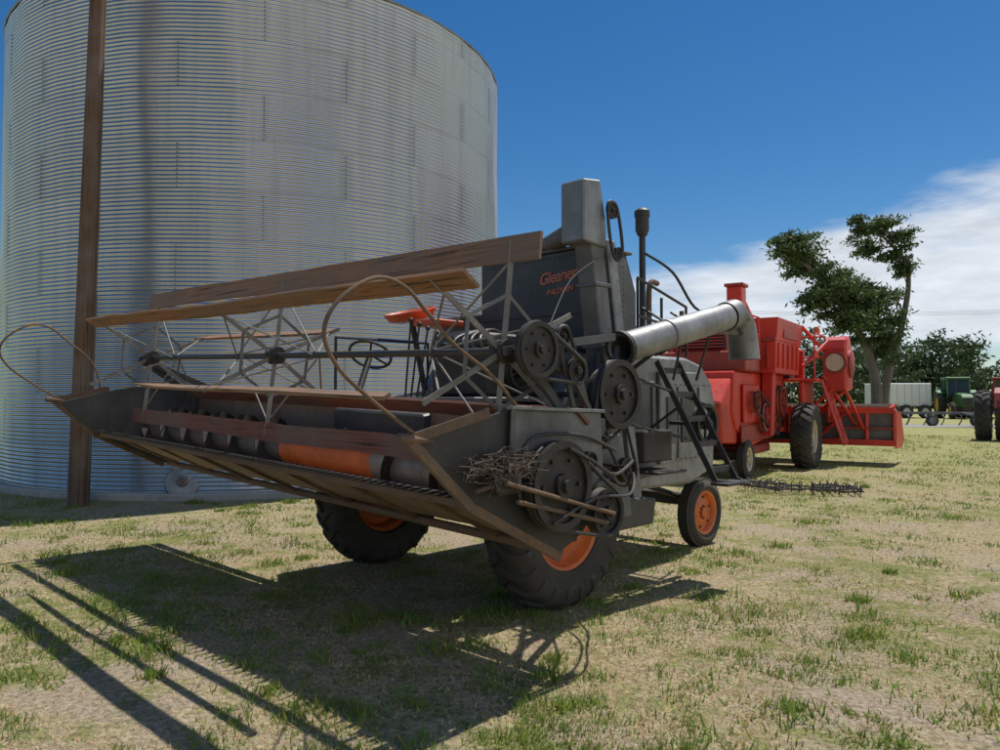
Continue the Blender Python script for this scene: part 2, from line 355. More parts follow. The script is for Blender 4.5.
tubes('control_levers',[[P(1.35+.08*i,-.35,1.6),P(1.35+.08*i,-.2-.03*i,2.15+.04*i)] for i in range(4)],.009,'iron',g)
bm=bmesh.new()
for i in range(4): bmesh.ops.create_uvsphere(bm,u_segments=10,v_segments=8,radius=.022,matrix=Matrix.Translation(P(1.35+.08*i,-.2-.03*i,2.16+.04*i)))
finish(bm,'lever_knobs','black',g,True)
box('engine_block',P,(.55,-.35,1.6),(1.25,.45,2.0),'iron',g,.03)
box('engine_head',P,(.65,-.25,2.0),(1.1,.35,2.12),'dark',g,.02)
box('fuel_tank',P,(1.3,.1,1.62),(1.75,.5,2.2),'dark',g,.05)
lat('air_cleaner',[(0,0),(.1,0),(.11,.02),(.11,.22),(.06,.25),(.04,.32),(0,.33)],P(1.35,-.1,1.75),(0,0,1),'black',g,20)
tubes('engine_pipes',[smoothpts([P(.6+.1*i,-.3,1.9),P(.62+.1*i,-.38,2.05),P(.75+.08*i,-.1,2.15),P(.8+.1*i,.3,2.05+.05*i)]) for i in range(4)],.014,'black',g)
pulley('engine_pulley',P(.5,-.05,1.8),OUT,.14,.06,'iron',g,spokes=4)
prism('side_shield',P,[(-.55,1.14),(-.55,1.5),(.32,1.48),(.36,1.2),(.1,1.14)],-.03,.0,'dark',g,.006)
tubes('side_braces',[[P(-.05,-.6,1.1),P(.4,-.3,.88)],[P(-.05,.2,1.2),P(.4,.3,.9)]],.022,'black',g)
prism('feeder_house',PH,[(-.85,.82),(-.85,1.42),(.4,1.62),(.6,1.0),(.3,.72)],.75,1.95,'dark',g,.015)
tubes('lift_cylinders',[[P(.7,.1,.6),P(.7,-.75,.85)],[P(2.0,.1,.6),P(2.0,-.75,.85)]],.04,'black',g,12)
box('lower_cross_beam',P,(.35,-.35,.62),(2.25,-.25,.74),'black',g)
# ---- header
hw0,hw1=-.8,4.8
sheet('header_pan',PH,[(-1.80,1.065),(-1.74,1.06),(-1.45,.90),(-1.2,.78),(-1.05,.74),(-.9,.78),(-.82,.88),(-.78,1.05),(-.76,1.45),(-.72,1.5)],hw0,hw1,'pan',g,.006,40,.012)
bars('header_back_beam',[(PH(hw0,-.70,1.42),PH(hw1,-.70,1.42)),(PH(hw0,-.76,.86),PH(hw1,-.76,.86))],.09,.07,'dark',g)
bars('header_under_ribs',[(PH(l,-1.72,1.03),PH(l,-1.1,.72)) for l in (-.3,.5,1.3,2.1,2.9,3.7,4.5)],.03,.04,'rust',g)
tube('header_heel_tube',[PH(hw0,-1.1,.71),PH(hw1,-1.1,.71)],.03,'rust',g)
endp=[(-2.18,1.38),(-1.75,1.49),(-1.45,1.55),(-.74,1.52),(-.72,1.12),(-.98,.76),(-1.12,.71),(-1.22,.74),(-1.84,1.05)]
prism('header_end_near',PH,endp,hw0-.012,hw0,'black',g,.002)
prism('header_end_far',PH,endp,hw1,hw1+.012,'dark',g,.002)
prism('end_drive_plate',PH,[(-1.56,1.20),(-1.54,1.535),(-.75,1.505),(-.73,1.14),(-1.0,.95)],hw0-.03,hw0-.016,'galvd',g,.003)
prism('end_drive_flange',PH,[(-1.56,1.535),(-1.56,1.555),(-.74,1.525),(-.74,1.505)],hw0-.055,hw0-.01,'galv',g,.002)
bars('end_plate_post',[(PH(hw0-.045,-1.55,1.2),PH(hw0-.045,-1.54,1.54))],.025,.02,'galvd',g)
for nm,l in (('near',hw0-.03),('far',hw1+.03)):
    bars('divider_strap_'+nm,[(PH(l,-2.24,1.40),PH(l,-1.84,1.04)),(PH(l,-1.84,1.04),PH(l,-1.15,.69)),(PH(l,-2.24,1.40),PH(l,-1.72,1.52))],.05,.03,'rust',g)
    rod=[(-2.21,1.43),(-2.44,1.58),(-2.62,1.72),(-2.70,1.87),(-2.63,2.02),(-2.44,2.14),(-2.27,2.12),(-2.12,2.00),(-1.95,1.86),(-1.7,1.72),(-1.5,1.55)]
    if nm=='far': rod=rod[:9]+[(-1.85,1.72),(-1.8,1.5)]
    tube('divider_rod_'+nm,[PH(l,s,z) for s,z in rod],.010,'rust',g,8,sm=True)
    lat('divider_shoe_'+nm,[(0,-.13),(.012,-.12),(.026,0),(.026,.08),(0,.09)],PH(l,-2.22,1.40),-Rv+Vector((0,0,.1)),'rust',g,12)
bars('cutter_bar',[(PH(hw0,-1.80,1.05),PH(hw1,-1.80,1.05))],.05,.025,'rust',g)
bm=bmesh.new(); l=hw0+.04
while l<hw1-.03:
    b=[PH(l-.014,-1.80,1.062),PH(l+.014,-1.80,1.062),PH(l+.014,-1.80,1.09),PH(l-.014,-1.80,1.09),PH(l,-1.92,1.085)]
    v=[bm.verts.new(q) for q in b]
    for f in ((0,1,4),(1,2,4),(2,3,4),(3,0,4),(3,2,1,0)): bm.faces.new([v[i] for i in f])
    b=[PH(l-.036,-1.78,1.093),PH(l+.036,-1.78,1.093),PH(l,-1.87,1.093)]
    v=[bm.verts.new(q) for q in b]; bm.faces.new(v)
    l+=.0762
finish(bm,'sickle_guards','iron',g)
def seg(l0,l1,mat,nm):
    tube(nm,[PH(l0,-1.18,1.10),PH(l1,-1.18,1.10)],.155,mat,g,28)
seg(hw0+.02,.75,'galv','auger_drum_near'); seg(.75,2.0,'orange','auger_drum_centre'); seg(2.0,hw1-.02,'galvd','auger_drum_far')
def flight(l0,l1,hand,nm,r=.235,pitch=.5,mat='iron'):
    bm=bmesh.new(); n=int((l1-l0)/pitch*28); prev=None
    for i in range(n+1):
        l=l0+(l1-l0)*i/n; t=hand*2*math.pi*(l-l0)/pitch; dv=Rv*math.cos(t)+Vector((0,0,1))*math.sin(t); c=PH(l,-1.18,1.10)
        v=(bm.verts.new(c+dv*.15),bm.verts.new(c+dv*r))
        if prev: bm.faces.new((prev[0],v[0],v[1],prev[1]))
        prev=v
    bmesh.ops.recalc_face_normals(bm,faces=bm.faces); bmesh.ops.solidify(bm,geom=bm.faces[:],thickness=.006)
    finish(bm,nm,mat,g,True)
flight(hw0+.05,.8,1,'auger_flight_near'); flight(2.0,hw1-.05,-1,'auger_flight_far')
tubes('auger_fingers',[[PH(.9+.14*i,-1.18,1.10)+ (Rv*math.cos(i*2.2)+Vector((0,0,1))*math.sin(i*2.2))*.1, PH(.9+.14*i,-1.18,1.10)+(Rv*math.cos(i*2.2)+Vector((0,0,1))*math.sin(i*2.2))*.27] for i in range(8)],.009,'iron',g)
# ---- reel
RC=(-1.43,1.85); RR=.60
def RL(l,a,r): return PH(l,RC[0]+r*math.cos(a),RC[1]+r*math.sin(a))
tube('reel_shaft',[PH(-.93,*RC),PH(4.75,*RC)],.024,'black',g,14)
angs=[math.radians(a) for a in (146,83,23,-37,-97,-154)]
def board(nm,a,l0,l1,mat,w=.15,th=.022,rc=RR,bow=.014,broken=False,s=1.):
    bm=bmesh.new(); n=40; rows=[]
    for i in range(n+1):
        f=i/n; l=l0+(l1-l0)*f
        dr=bow*noise.noise((l*.6,s,0))*2-bow*1.2*math.sin(f*math.pi*2)*.5; tw=.05*noise.noise((l*.5,s,4))
        w1=w/2*(1+.05*noise.noise((l*3,s,2))+.03*noise.noise((l*14,s,2)))
        td=(-math.sin(a+tw),math.cos(a+tw)); ww=w1
        if broken and f>.86: ww=w1*max(.15,(1-f)/.14)
        row=[]
        for sr,st in ((-1,-1),(1,-1),(1,1),(-1,1)):
            rr=rc+dr+sr*ww; row.append(bm.verts.new(PH(l,RC[0]+math.cos(a)*rr+td[0]*st*th/2,RC[1]+math.sin(a)*rr+td[1]*st*th/2)))
        rows.append(row)
    for A,B in zip(rows,rows[1:]):
        for k in range(4): bm.faces.new((A[k],A[(k+1)%4],B[(k+1)%4],B[k]))
    bm.faces.new(rows[0]); bm.faces.new(rows[-1][::-1])
    return finish(bm,nm,mat,g)
board('reel_bat_1',angs[0],-.93,4.72,'wood',.13,s=1.3)
board('reel_bat_2',angs[1],-.88,4.70,'woodgrey',.155,s=2.7)
board('reel_bat_3',angs[2],1.9,4.68,'wood',.10,broken=True,s=4.1)
board('reel_bat_4',angs[3],-.85,4.68,'woodred',s=5.9)
board('reel_bat_5',angs[4],-.85,4.72,'woodred',.14,s=7.7)
board('reel_bat_6',angs[5],-.3,3.4,'woodgrey',.055,broken=True,s=9.1)
sp=[]; br=[]; rods=[]
for l in (-.66,1.89,4.45):
    for i,a in enumerate(angs):
        sp.append((RL(l,a,.05),RL(l,a,RR+.05)))
        b=angs[(i+1)%6]
        br.append([RL(l,a,.33),RL(l,b,.33)])
        for dl in (-.6,.6):
            if hw0<l+dl<hw1: rods.append([RL(l,a,RR-.07),RL(l+dl,a+.5,.03)])
    lat('reel_hub_%d'%int(l*10+20),[(0,-.05),(.07,-.05),(.07,-.02),(.04,0),(.07,.02),(.07,.05),(0,.05)],PH(l,*RC),U,'iron',g,18)
bars('reel_spokes',sp,.032,.012,'spoke',g)
bars('reel_spider_ring',br,.022,.008,'galvd',g)
tubes('reel_brace_rods',rods,.007,'spoke',g,6)
bars('reel_arm_near',[(PH(-.74,-1.5,1.85),PH(-.6,-.3,2.0)),(PH(-.6,-.3,2.0),P(.1,.6,2.1))],.05,.03,'dark',g)
bars('reel_arm_far',[(PH(4.6,-1.5,1.84),PH(4.5,-.7,1.5)),(PH(4.6,-1.5,1.84),PH(4.6,-1.0,1.5))],.06,.035,'dark',g)
bars('reel_support_post',[(PH(-.76,-1.38,1.84),PH(-.76,-1.05,1.53)),(PH(-.76,-.95,1.9),PH(-.76,-.8,1.5))],.05,.03,'dark',g)
pulley('reel_drive_pulley',PH(-.9,-1.41,1.86),OUT,.155,.05,'iron',g)
pulley('reel_idler_pulley',PH(-.88,-1.06,1.755),OUT,.075,.04,'iron',g)
pulley('reel_upper_pulley',PH(-.84,-1.14,1.95),OUT,.06,.04,'iron',g)
bars('idler_bracket',[(PH(-.84,-1.3,1.8),PH(-.84,-.95,1.72)),(PH(-.82,-1.14,1.95),PH(-.82,-1.0,1.53)),(PH(-.84,-1.06,1.755),PH(-.82,-.85,1.53))],.035,.015,'black',g)
pulley('main_drive_pulley',P(-.30,.16,1.62),OUT,.26,.08,'iron',g)
pulley('main_inner_pulley',P(-.20,.16,1.62),OUT,.19,.06,'black',g)
pulley('auger_drive_pulley',PH(-.90,-1.23,1.11),OUT,.25,.08,'iron',g)
pulley('auger_inner_pulley',PH(-.85,-1.23,1.11),OUT,.16,.03,'black',g)
pulley('pitman_pulley',PH(-.87,-.77,.91),OUT,.145,.07,'iron',g)
pulley('jackshaft_pulley',P(-.30,-.08,1.31),OUT,.08,.08,'iron',g)
pulley('jackshaft_pulley_2',PH(-.85,-.9,1.22),OUT,.06,.05,'iron',g)
pulley('tension_pulley',P(-.13,.5,1.02),OUT,.1,.05,'iron',g)
tubes('drive_shafts',[[P(-.36,.16,1.62),P(.6,.16,1.62)],[PH(-.9,-.77,.91),P(.1,-.6,.93)],[P(-.36,-.08,1.31),P(.4,-.08,1.31)],[PH(-.92,-1.06,1.755),PH(-.7,-1.06,1.755)],[PH(-.95,-1.23,1.11),PH(-.7,-1.23,1.11)]],.022,'iron',g,10)
def belt(nm,c1,r1,c2,r2,L,f=P,w=.013):
    dx,dz=c2[0]-c1[0],c2[1]-c1[1]; D=math.hypot(dx,dz); th=math.atan2(dz,dx); be=math.acos(max(-1,min(1,(r1-r2)/D)))
    pts=[]
    for k in range(17): a=th+be+(2*math.pi-2*be)*k/16; pts.append(f(L,c1[0]+r1*math.cos(a),c1[1]+r1*math.sin(a)))
    for k in range(13): a=th-be+(2*be)*k/12; pts.append(f(L,c2[0]+r2*math.cos(a),c2[1]+r2*math.sin(a)))
    tube(nm,pts,w,'belt',g,6,closed=True)
belt('belt_reel',(-1.41,1.86),.15,(-1.06,1.755),.072,-.9,PH)
belt('belt_reel_upper',(-1.14,1.95),.058,(-1.06,1.755),.07,-.86,PH)
belt('belt_main',(.16,1.62),.25,(-.08,1.31),.078,-.31)
belt('belt_header',(-1.23,1.11),.24,(-.77,.91),.14,-.9,PH)
belt('belt_rear',(.16,1.62),.19,(.5,1.02),.095,-.17)
belt('belt_long',(.44,1.62),.2,(1.9,1.35),.18,-.05)
pulley('cylinder_pulley_front',P(-.05,.44,1.62),OUT,.2,.06,'iron',g,spokes=5)
pulley('cylinder_pulley',P(-.05,1.9,1.35),OUT,.19,.07,'iron',g,spokes=5)
tubes('pulley_shafts',[[P(-.1,.5,1.02),P(.4,.5,1.02)],[P(-.08,1.9,1.35),P(.4,1.9,1.35)],[P(-.08,.44,1.62),P(.4,.44,1.62)]],.02,'iron',g)
tube('hose_1',[P(.1,.3,1.2),P(-.4,-.1,1.24),P(-.75,-.5,1.26),PH(-.88,-1.0,1.38),PH(-.89,-1.45,1.38),PH(-.88,-1.53,1.18),PH(-.87,-1.5,1.02)],.011,'black',g,8,sm=True)
tube('hose_2',[P(.1,.2,1.1),P(-.45,0,1.1),P(-.75,-.3,1.18),PH(-.93,-.75,1.14),PH(-.95,-1.0,1.24),PH(-.95,-1.2,1.32)],.010,'black',g,8,sm=True)
tube('hose_3',[P(.05,.4,1.0),P(-.4,.1,.95),P(-.65,-.15,1.08),PH(-.9,-.55,1.0),PH(-.94,-.95,1.02),PH(-.96,-1.35,.92)],.009,'black',g,8,sm=True)
tube('reel_lift_cable',[PH(-.8,-1.2,2.0),P(-.4,-.5,2.4),P(.1,.5,2.75)],.004,'iron',g,6,sm=True)
tubes('pitman_rods',[[PH(-.96,-1.72,1.17),PH(-.94,-.77,.91)],[PH(-.93,-1.6,1.06),PH(-.93,-.82,.86)],[PH(-.88,-1.85,1.13),PH(-.88,-1.4,1.2)]],.013,'rust',g)
box('sickle_gearbox',PH,(-.93,-1.74,1.10),(-.835,-1.55,1.22),'iron',g,.02)
tubes('near_frame_tubes',[[PH(-.55,-.7,1.45),P(-.1,.3,1.3)],[PH(-.6,-.7,1.0),P(-.1,.35,.95)],[P(-.1,.3,1.3),P(-.1,.45,2.0)],[P(.0,.3,1.5),P(.2,.6,2.3)]],.028,'dark',g)
prism('drive_shield',P,[(.3,1.28),(.3,1.0),(.62,.62),(.75,.62),(.62,1.3)],-.02,.06,'galvd',g,.006)
bm=bmesh.new()
for i in range(420):
    c=PH(-.90+random.gauss(0,.03),-1.66+random.gauss(0,.11),1.24+random.gauss(0,.038))
    dv=Vector((random.gauss(0,1),random.gauss(0,1),random.gauss(0,.5))).normalized()*random.uniform(.02,.08)
    mid=c+Vector((random.gauss(0,.01),random.gauss(0,.01),random.gauss(0,.012)))
    addtube(bm,[c-dv,mid,c+dv],.0017,4,cap=False)
mt=paint('dry_twigs',(.15,.11,.085),.9,0,.2,(.1,.07,.05),.4,20,.1)
finish(bm,'straw_debris',mt,g)

# ------------------------------------------------------------ grain bin
BC=Vector((-5.15,16.83,0)); BR=5.08; BH=8.5
bin_=empty('grain_bin',BC)
pitch=.0677; sub=6; nz=int(BH/pitch*sub); na=300
zz=np.linspace(.05,BH,nz+1); aa=np.linspace(0,2*np.pi,na,endpoint=False)
Rr=BR+.0085*np.sin(2*np.pi*zz/pitch)
A,Z_=np.meshgrid(aa,zz); Rg=np.repeat(Rr[:,None],na,1)
ring=np.floor(Z_/.8124).astype(int); stag=(ring%2)*.5
npan=12; pos=A/(2*np.pi)*npan+stag; pid=np.floor(pos)%npan
fr_=pos-np.floor(pos)
dent=.004*np.sin(A*17+ring*.7)+.006*np.sin(A*41+Z_*1.3)+.006*np.sin(A*9-Z_*2.1)
Rg=Rg+dent
co=np.stack([np.cos(A)*Rg,np.sin(A)*Rg,Z_],-1).reshape(-1,3)
rnd=rng.random((40,npan)); tone=rnd[np.clip(ring,0,39),pid.astype(int)]
seamv=((fr_<1.1/25)|(np.abs((Z_/.8124)%1)<.06)).astype(float)
idx=np.arange((nz+1)*na).reshape(nz+1,na)
q=np.stack([idx[:-1],np.roll(idx[:-1],-1,1),np.roll(idx[1:],-1,1),idx[1:]],-1).reshape(-1,4)
me=bpy.data.meshes.new('bin_wall'); me.vertices.add(len(co)); me.vertices.foreach_set('co',co.ravel())
me.loops.add(q.size); me.loops.foreach_set('vertex_index',q.ravel().astype(np.int32))
me.polygons.add(len(q)); me.polygons.foreach_set('loop_start',(np.arange(len(q))*4).astype(np.int32))
me.polygons.foreach_set('use_smooth',np.ones(len(q),bool))
at=me.attributes.new('tone','FLOAT_COLOR','POINT')
cc=np.stack([tone.ravel(),seamv.ravel(),np.zeros(tone.size),np.ones(tone.size)],-1); at.data.foreach_set('color',cc.ravel())
me.update(); me.validate()
m,nt,b,o=newmat('corrugated_steel')
an=nt.nodes.new('ShaderNodeAttribute'); an.attribute_name='tone'; se=nt.nodes.new('ShaderNodeSeparateColor'); nt.links.new(an.outputs['Color'],se.inputs[0])
v=coords(nt); st=coords(nt,'Object',(6,6,.35))
n1=noi(nt,v,.8,4); n2=noi(nt,st,1.,4,.6); n3=noi(nt,v,30,2)
c=mix(nt,se.outputs[0],(.47,.485,.50),(.53,.545,.56)); c=mix(nt,ramp(nt,n2,[(.46,0),(.72,.45)]).outputs[0],c,(.33,.335,.34)); c=mix(nt,ramp(nt,n3,[(.4,0),(.6,.15)]).outputs[0],c,(.62,.64,.66))
mm=nt.nodes.new('ShaderNodeMath'); mm.operation='MULTIPLY'; nt.links.new(se.outputs[1],mm.inputs[0]); mm.inputs[1].default_value=.17
c=mix(nt,mm.outputs[0],c,(.20,.21,.22)); nt.links.new(c,b.inputs['Base Color'])
b.inputs['Metallic'].default_value=.88; rr=nt.nodes.new('ShaderNodeMapRange'); nt.links.new(n1,rr.inputs[0]); rr.inputs[3].default_value=.24; rr.inputs[4].default_value=.36; nt.links.new(rr.outputs[0],b.inputs['Roughness'])
me.materials.append(m); ob=bpy.data.objects.new('bin_wall',me); scene.collection.objects.link(ob); ob.parent=bin_
lat('bin_roof',[(BR+.015,BH-.01),(BR+.03,BH+.02),(.45,BH+2.7),(.45,BH+2.9),(0,BH+3.0)],BC,(0,0,1),'galv',bin_,96)
lat('bin_foundation',[(0,.11),(BR+.18,.11),(BR+.2,.09),(BR+.2,-.1),(0,-.1)],BC,(0,0,1),'concrete',bin_,96)
bm=bmesh.new()
for r_ in range(11):
    z0=r_*.8124
    for k in range(npan):
        t=2*math.pi*(k-(r_%2)*.5)/npan
        if -math.sin(t)<-.1: continue
        for j in range(11):
            z=z0+.06+j*.0677
            if z>BH-.05: continue
            dd=Vector((math.cos(t+.008),math.sin(t+.008),0)); p=BC+dd*(BR+.006)+Vector((0,0,z))
            bmesh.ops.create_cube(bm,size=.013,matrix=Matrix.Translation(p))
finish(bm,'bin_bolts','galvd',bin_)
hb=empty('bin_hatch_cover',(-4.95,11.75,0))
hc=Vector((-4.95,11.75,.27))
lat('hatch_disc',[(0,.10),(.06,.10),(.09,.05),(.25,.03),(.27,.0),(.27,-.02),(0,-.02)],hc,Vector((.25,-.93,.3)),'galv',hb,32)
lat('hatch_hub',[(.05,.10),(.05,.13),(0,.13)],hc,Vector((.25,-.93,.3)),'rust',hb,16)

# ------------------------------------------------------------ wood pole
up=empty('utility_pole',(-6.2,11.1,0))
pp=[Vector((-6.22+.022*i,11.1+.0*i,-.3+i*.95)) for i in range(11)]
bm=bmesh.new(); addtube(bm,pp,[.152-.0045*i for i in range(11)],20)
finish(bm,'pole_shaft','pole',up,True)
tube('ground_wire',[Vector((-6.06+.022*i,11.02,-.1+i*.95)) for i in range(10)],.006,'iron',up,6)

# ------------------------------------------------------------ red combine
O2=Vector((5.8,17.6,0)); F=Vector((.552,.834,0)); G=Vector((.834,-.552,0))
C2=empty('combine_harvester.001',O2)
def Q(x,y,z): return O2+G*x+F*y+Vector((0,0,z))
g2=C2
wheel('front_wheel_r',Q(1.3,0,.72),G,.72,.46,.36,'cream',g2,lugs=22,lugh=.04)
wheel('front_wheel_l',Q(-1.3,0,.72),-G,.72,.46,.36,'cream',g2,lugs=22,lugh=.04)
wheel('rear_wheel_r',Q(.75,-2.9,.38),G,.38,.2,.22,'cream',g2,lugs=0)
wheel('rear_wheel_l',Q(-.75,-2.9,.38),-G,.38,.2,.22,'cream',g2,lugs=0)
tubes('axles',[[Q(-1.2,0,.72),Q(1.2,0,.72)],[Q(-.7,-2.9,.45),Q(.7,-2.9,.45)]],.09,'black',g2)
prism('separator_body',Q,[(-3.5,1.0),(-3.7,1.3),(-3.6,2.1),(.3,2.1),(.6,1.4),(.3,.9),(-2.4,.6)],-.75,.75,'red',g2,.03)
prism('straw_hood',Q,[(-4.2,.75),(-4.3,1.5),(-3.7,1.95),(-3.3,1.95),(-3.3,.7)],-.7,.7,'red',g2,.03)
box('hood_opening',Q,(-.6,-4.26,.8),(.6,-4.2,1.15),'hole',g2)
box('hood_rib',Q,(-.68,-4.31,1.42),(.68,-4.28,1.5),'redd',g2)
bm=bmesh.new()
bot=[(-1.15,-2.1),(1.15,-2.1),(1.15,.1),(-1.15,.1)]; 
lv=[(2.1,.98),(2.75,1.0),(2.76,1.02),(3.2,1.06),(3.22,1.06)]
R=[]
for z,s in lv: R.append([bm.verts.new(Q(x*s,-1+(y+1)*s,z)) for x,y in bot])
for A_,B_ in zip(R,R[1:]):
    for k in range(4): bm.faces.new((A_[k],A_[(k+1)%4],B_[(k+1)%4],B_[k]))
bm.faces.new(R[0]); bmesh.ops.recalc_face_normals(bm,faces=bm.faces); bmesh.ops.solidify(bm,geom=bm.faces[:],thickness=.03)
finish(bm,'grain_tank','red',g2)
for i in range(5): box('tank_rib_%d'%i,Q,(-1.0+.5*i-.015,-2.16,2.2),(-1.0+.5*i+.015,-2.07,2.72),'red',g2,.004)
for i in range(5): box('tank_side_rib_%d'%i,Q,(1.10,-1.9+.42*i,2.2),(1.18,-1.87+.42*i,2.72),'red',g2,.004)
box('tank_rim',Q,(-1.2,-2.32,2.73),(1.2,-2.2,2.79),'redd',g2,.01)
box('tank_side_decal',Q,(1.135,-1.6,2.84),(1.21,-.3,3.02),'redd',g2,.004)
box('elevator_head',Q,(.1,-1.9,2.9),(.42,-1.55,3.95),'red',g2,.02)
box('elevator_cap',Q,(.06,-1.94,3.95),(.46,-1.51,4.02),'redd',g2,.01)
tube('fill_auger',[Q(.3,-1.7,3.7),Q(.3,-.9,3.3)],.12,'red',g2,14)
prism('grain_elevator_side',Q,[(-1.9,.8),(-1.65,.8),(-1.4,2.3),(-1.7,2.3)],.78,1.0,'red',g2,.01)
box('side_guard_1',Q,(.76,-3.2,1.1),(.82,-2.1,1.85),'red',g2,.02)
box('side_guard_2',Q,(.76,-1.3,1.2),(.84,-.3,2.0),'red',g2,.02)
box('side_guard_low',Q,(.76,-3.3,.72),(.80,-1.0,1.05),'redd',g2,.02)
for i in range(7): box('guard_louvre_%d'%i,Q,(.838,-1.2,1.28+i*.09),(.846,-.4,1.31+i*.09),'hole',g2,.001)
for nm,y,z,r in (('a',-2.0,1.2,.3),('b',-1.2,1.0,.2),('c',-.5,1.5,.34),('d',-2.7,1.5,.22)): pulley('pulley_'+nm,Q(.9,y,z),G,r,.08,'redd',g2,spokes=5)
def belt2(nm,c1,r1,c2,r2,X):
    dx,dz=c2[0]-c1[0],c2[1]-c1[1]; D=math.hypot(dx,dz); th=math.atan2(dz,dx); be=math.acos((r1-r2)/D); pts=[]
    for k in range(13): a=th+be+(2*math.pi-2*be)*k/12; pts.append(Q(X,c1[0]+r1*math.cos(a),c1[1]+r1*math.sin(a)))
    for k in range(13): a=th-be+(2*be)*k/12; pts.append(Q(X,c2[0]+r2*math.cos(a),c2[1]+r2*math.sin(a)))
    tube(nm,pts,.02,'belt',g2,6,closed=True)
belt2('belt_a',(-.5,1.5),.34,(-2.0,1.2),.3,.92); belt2('belt_b',(-2.7,1.5),.22,(-1.2,1.0),.2,.96)
box('engine_deck',Q,(-.9,-3.4,2.1),(.9,-2.35,2.5),'redd',g2,.03)
box('engine_cover',Q,(-.5,-3.2,2.5),(.5,-2.4,2.95),'red',g2,.05)
for i in range(6): box('grille_bar_%d'%i,Q,(-.45,-3.215,2.55+i*.06),(.45,-3.2,2.58+i*.06),'hole',g2,.001)
tube('exhaust',[Q(-.6,-2.7,2.5),Q(-.6,-2.7,3.4)],.05,'rust',g2,12)
tubes('engine_deck_rails',[[Q(.9,-3.35,2.5),Q(.9,-3.35,3.2)],[Q(.9,-2.4,2.5),Q(.9,-2.4,3.2)],[Q(.9,-3.35,3.2),Q(.9,-2.4,3.2)],[Q(.9,-3.35,2.85),Q(.9,-2.4,2.85)]],.02,'red',g2)
box('lower_sieve_housing',Q,(-.7,-2.6,.42),(.7,-.8,.6),'redd',g2,.02)
box('operator_deck',Q,(-.2,.15,1.95),(1.5,1.5,2.02),'red',g2,.01)
box('deck_side_panel',Q,(1.1,.2,1.2),(1.2,1.4,1.95),'red',g2,.02)
box('console',Q,(.3,1.2,2.02),(1.0,1.45,2.75),'red',g2,.04)
box('seat_base',Q,(.45,.35,2.02),(.9,.75,2.45),'black',g2,.03); box('seat_cushion',Q,(.42,.3,2.46),(.93,.8,2.56),'black',g2,.03); box('seat_back',Q,(.42,.22,2.56),(.93,.32,3.0),'black',g2,.03)
sc=Q(.65,1.1,2.85)
tube('steering_wheel',[sc+(G*math.cos(t)+(F*.8+Vector((0,0,.5)))*math.sin(t))*.22 for t in [2*math.pi*k/24 for k in range(24)]],.02,'black',g2,8,closed=True)
tube('steering_post',[Q(.65,1.25,2.5),sc],.025,'black',g2)
rl=[]
for x,y in ((1.45,.2),(1.45,1.45),(-.15,1.45),(.6,1.47)): rl.append([Q(x,y,2.0),Q(x,y,3.05)])
rl+=[[Q(1.45,.2,3.05),Q(1.45,1.45,3.05),Q(-.15,1.45,3.05)],[Q(1.45,.2,2.55),Q(1.45,1.45,2.55),Q(-.15,1.45,2.55)]]
tubes('deck_rails',rl,.022,'red',g2)
bars('ladder_rails',[(Q(1.5,.75,2.0),Q(1.95,.75,.55)),(Q(1.5,1.2,2.0),Q(1.95,1.2,.55))],.07,.03,'red',g2)
bars('ladder_steps',[(Q(1.5+.45*f,.75,2-1.45*f),Q(1.5+.45*f,1.2,2-1.45*f)) for f in (.15,.38,.61,.84,1)],.12,.03,'red',g2)
lat('beacon_lamp',[(0,0),(.07,0),(.08,.1),(.05,.18),(0,.2)],Q(1.3,1.3,3.1),(0,0,1),'orange',g2,16)
prism('engine_housing',Q,[(.95,1.75),(.95,2.7),(1.1,2.98),(1.5,3.05),(1.85,2.75),(1.85,1.75)],1.5,2.0,'red',g2,.05)
lat('rotary_screen',[(0,.06),(.20,.06),(.21,.04),(.21,-.05),(0,-.05)],Q(1.76,.93,2.40),-F,'cream',g2,32)
lat('rotary_screen_rim',[(.21,-.05),(.21,.07),(.26,.07),(.26,-.05)],Q(1.76,.93,2.40),-F,'redd',g2,32,True)
lat('side_screen',[(0,.05),(.30,.05),(.33,.03),(.33,-.05),(0,-.05)],Q(2.02,1.4,2.38),G,'redd',g2,32)
tubes('housing_supports',[[Q(1.7,1.0,1.8),Q(1.2,.9,1.3)],[Q(1.9,1.7,1.8),Q(1.2,1.6,1.2)],[Q(1.6,.97,2.9),Q(1.2,.2,2.3)],[Q(1.9,1.0,1.9),Q(2.3,1.75,.7)],[Q(1.5,.9,2.1),Q(2.1,1.7,.9)],[Q(1.2,.15,3.2),Q(1.5,1.0,2.7)]],.04,'red',g2)
box('lower_guard',Q,(1.55,1.0,1.0),(1.62,1.8,1.75),'red',g2,.02)
prism('feeder_house',Q,[(.3,1.0),(.3,1.7),(1.7,1.1),(1.7,.5)],-.5,.5,'red',g2,.02)
hw=2.9;y0=1.7;z0=.45
sheet('header_trough',Q,[(y0,z0+.80),(y0+.02,z0+.15),(y0+.2,z0),(y0+.7,z0-.04),(y0+1.15,z0-.02)],-hw,hw,'galvd',g2,.012,10)
for nm,x in (('l',-hw-.03),('r',hw)): prism('header_end_'+nm,Q,[(y0-.05,z0+.85),(y0-.05,z0-.05),(y0+1.2,z0-.08),(y0+1.75,z0+.08),(y0+1.1,z0+.75)],x,x+.03,'red',g2,.008)
tube('header_auger',[Q(-hw+.05,y0+.45,z0+.32),Q(hw-.05,y0+.45,z0+.32)],.22,'galv',g2,20)
bars('header_beam',[(Q(-hw,y0-.07,z0+.84),Q(hw,y0-.07,z0+.84)),(Q(-hw,y0-.07,z0+.08),Q(hw,y0-.07,z0+.08))],.14,.1,'red',g2)
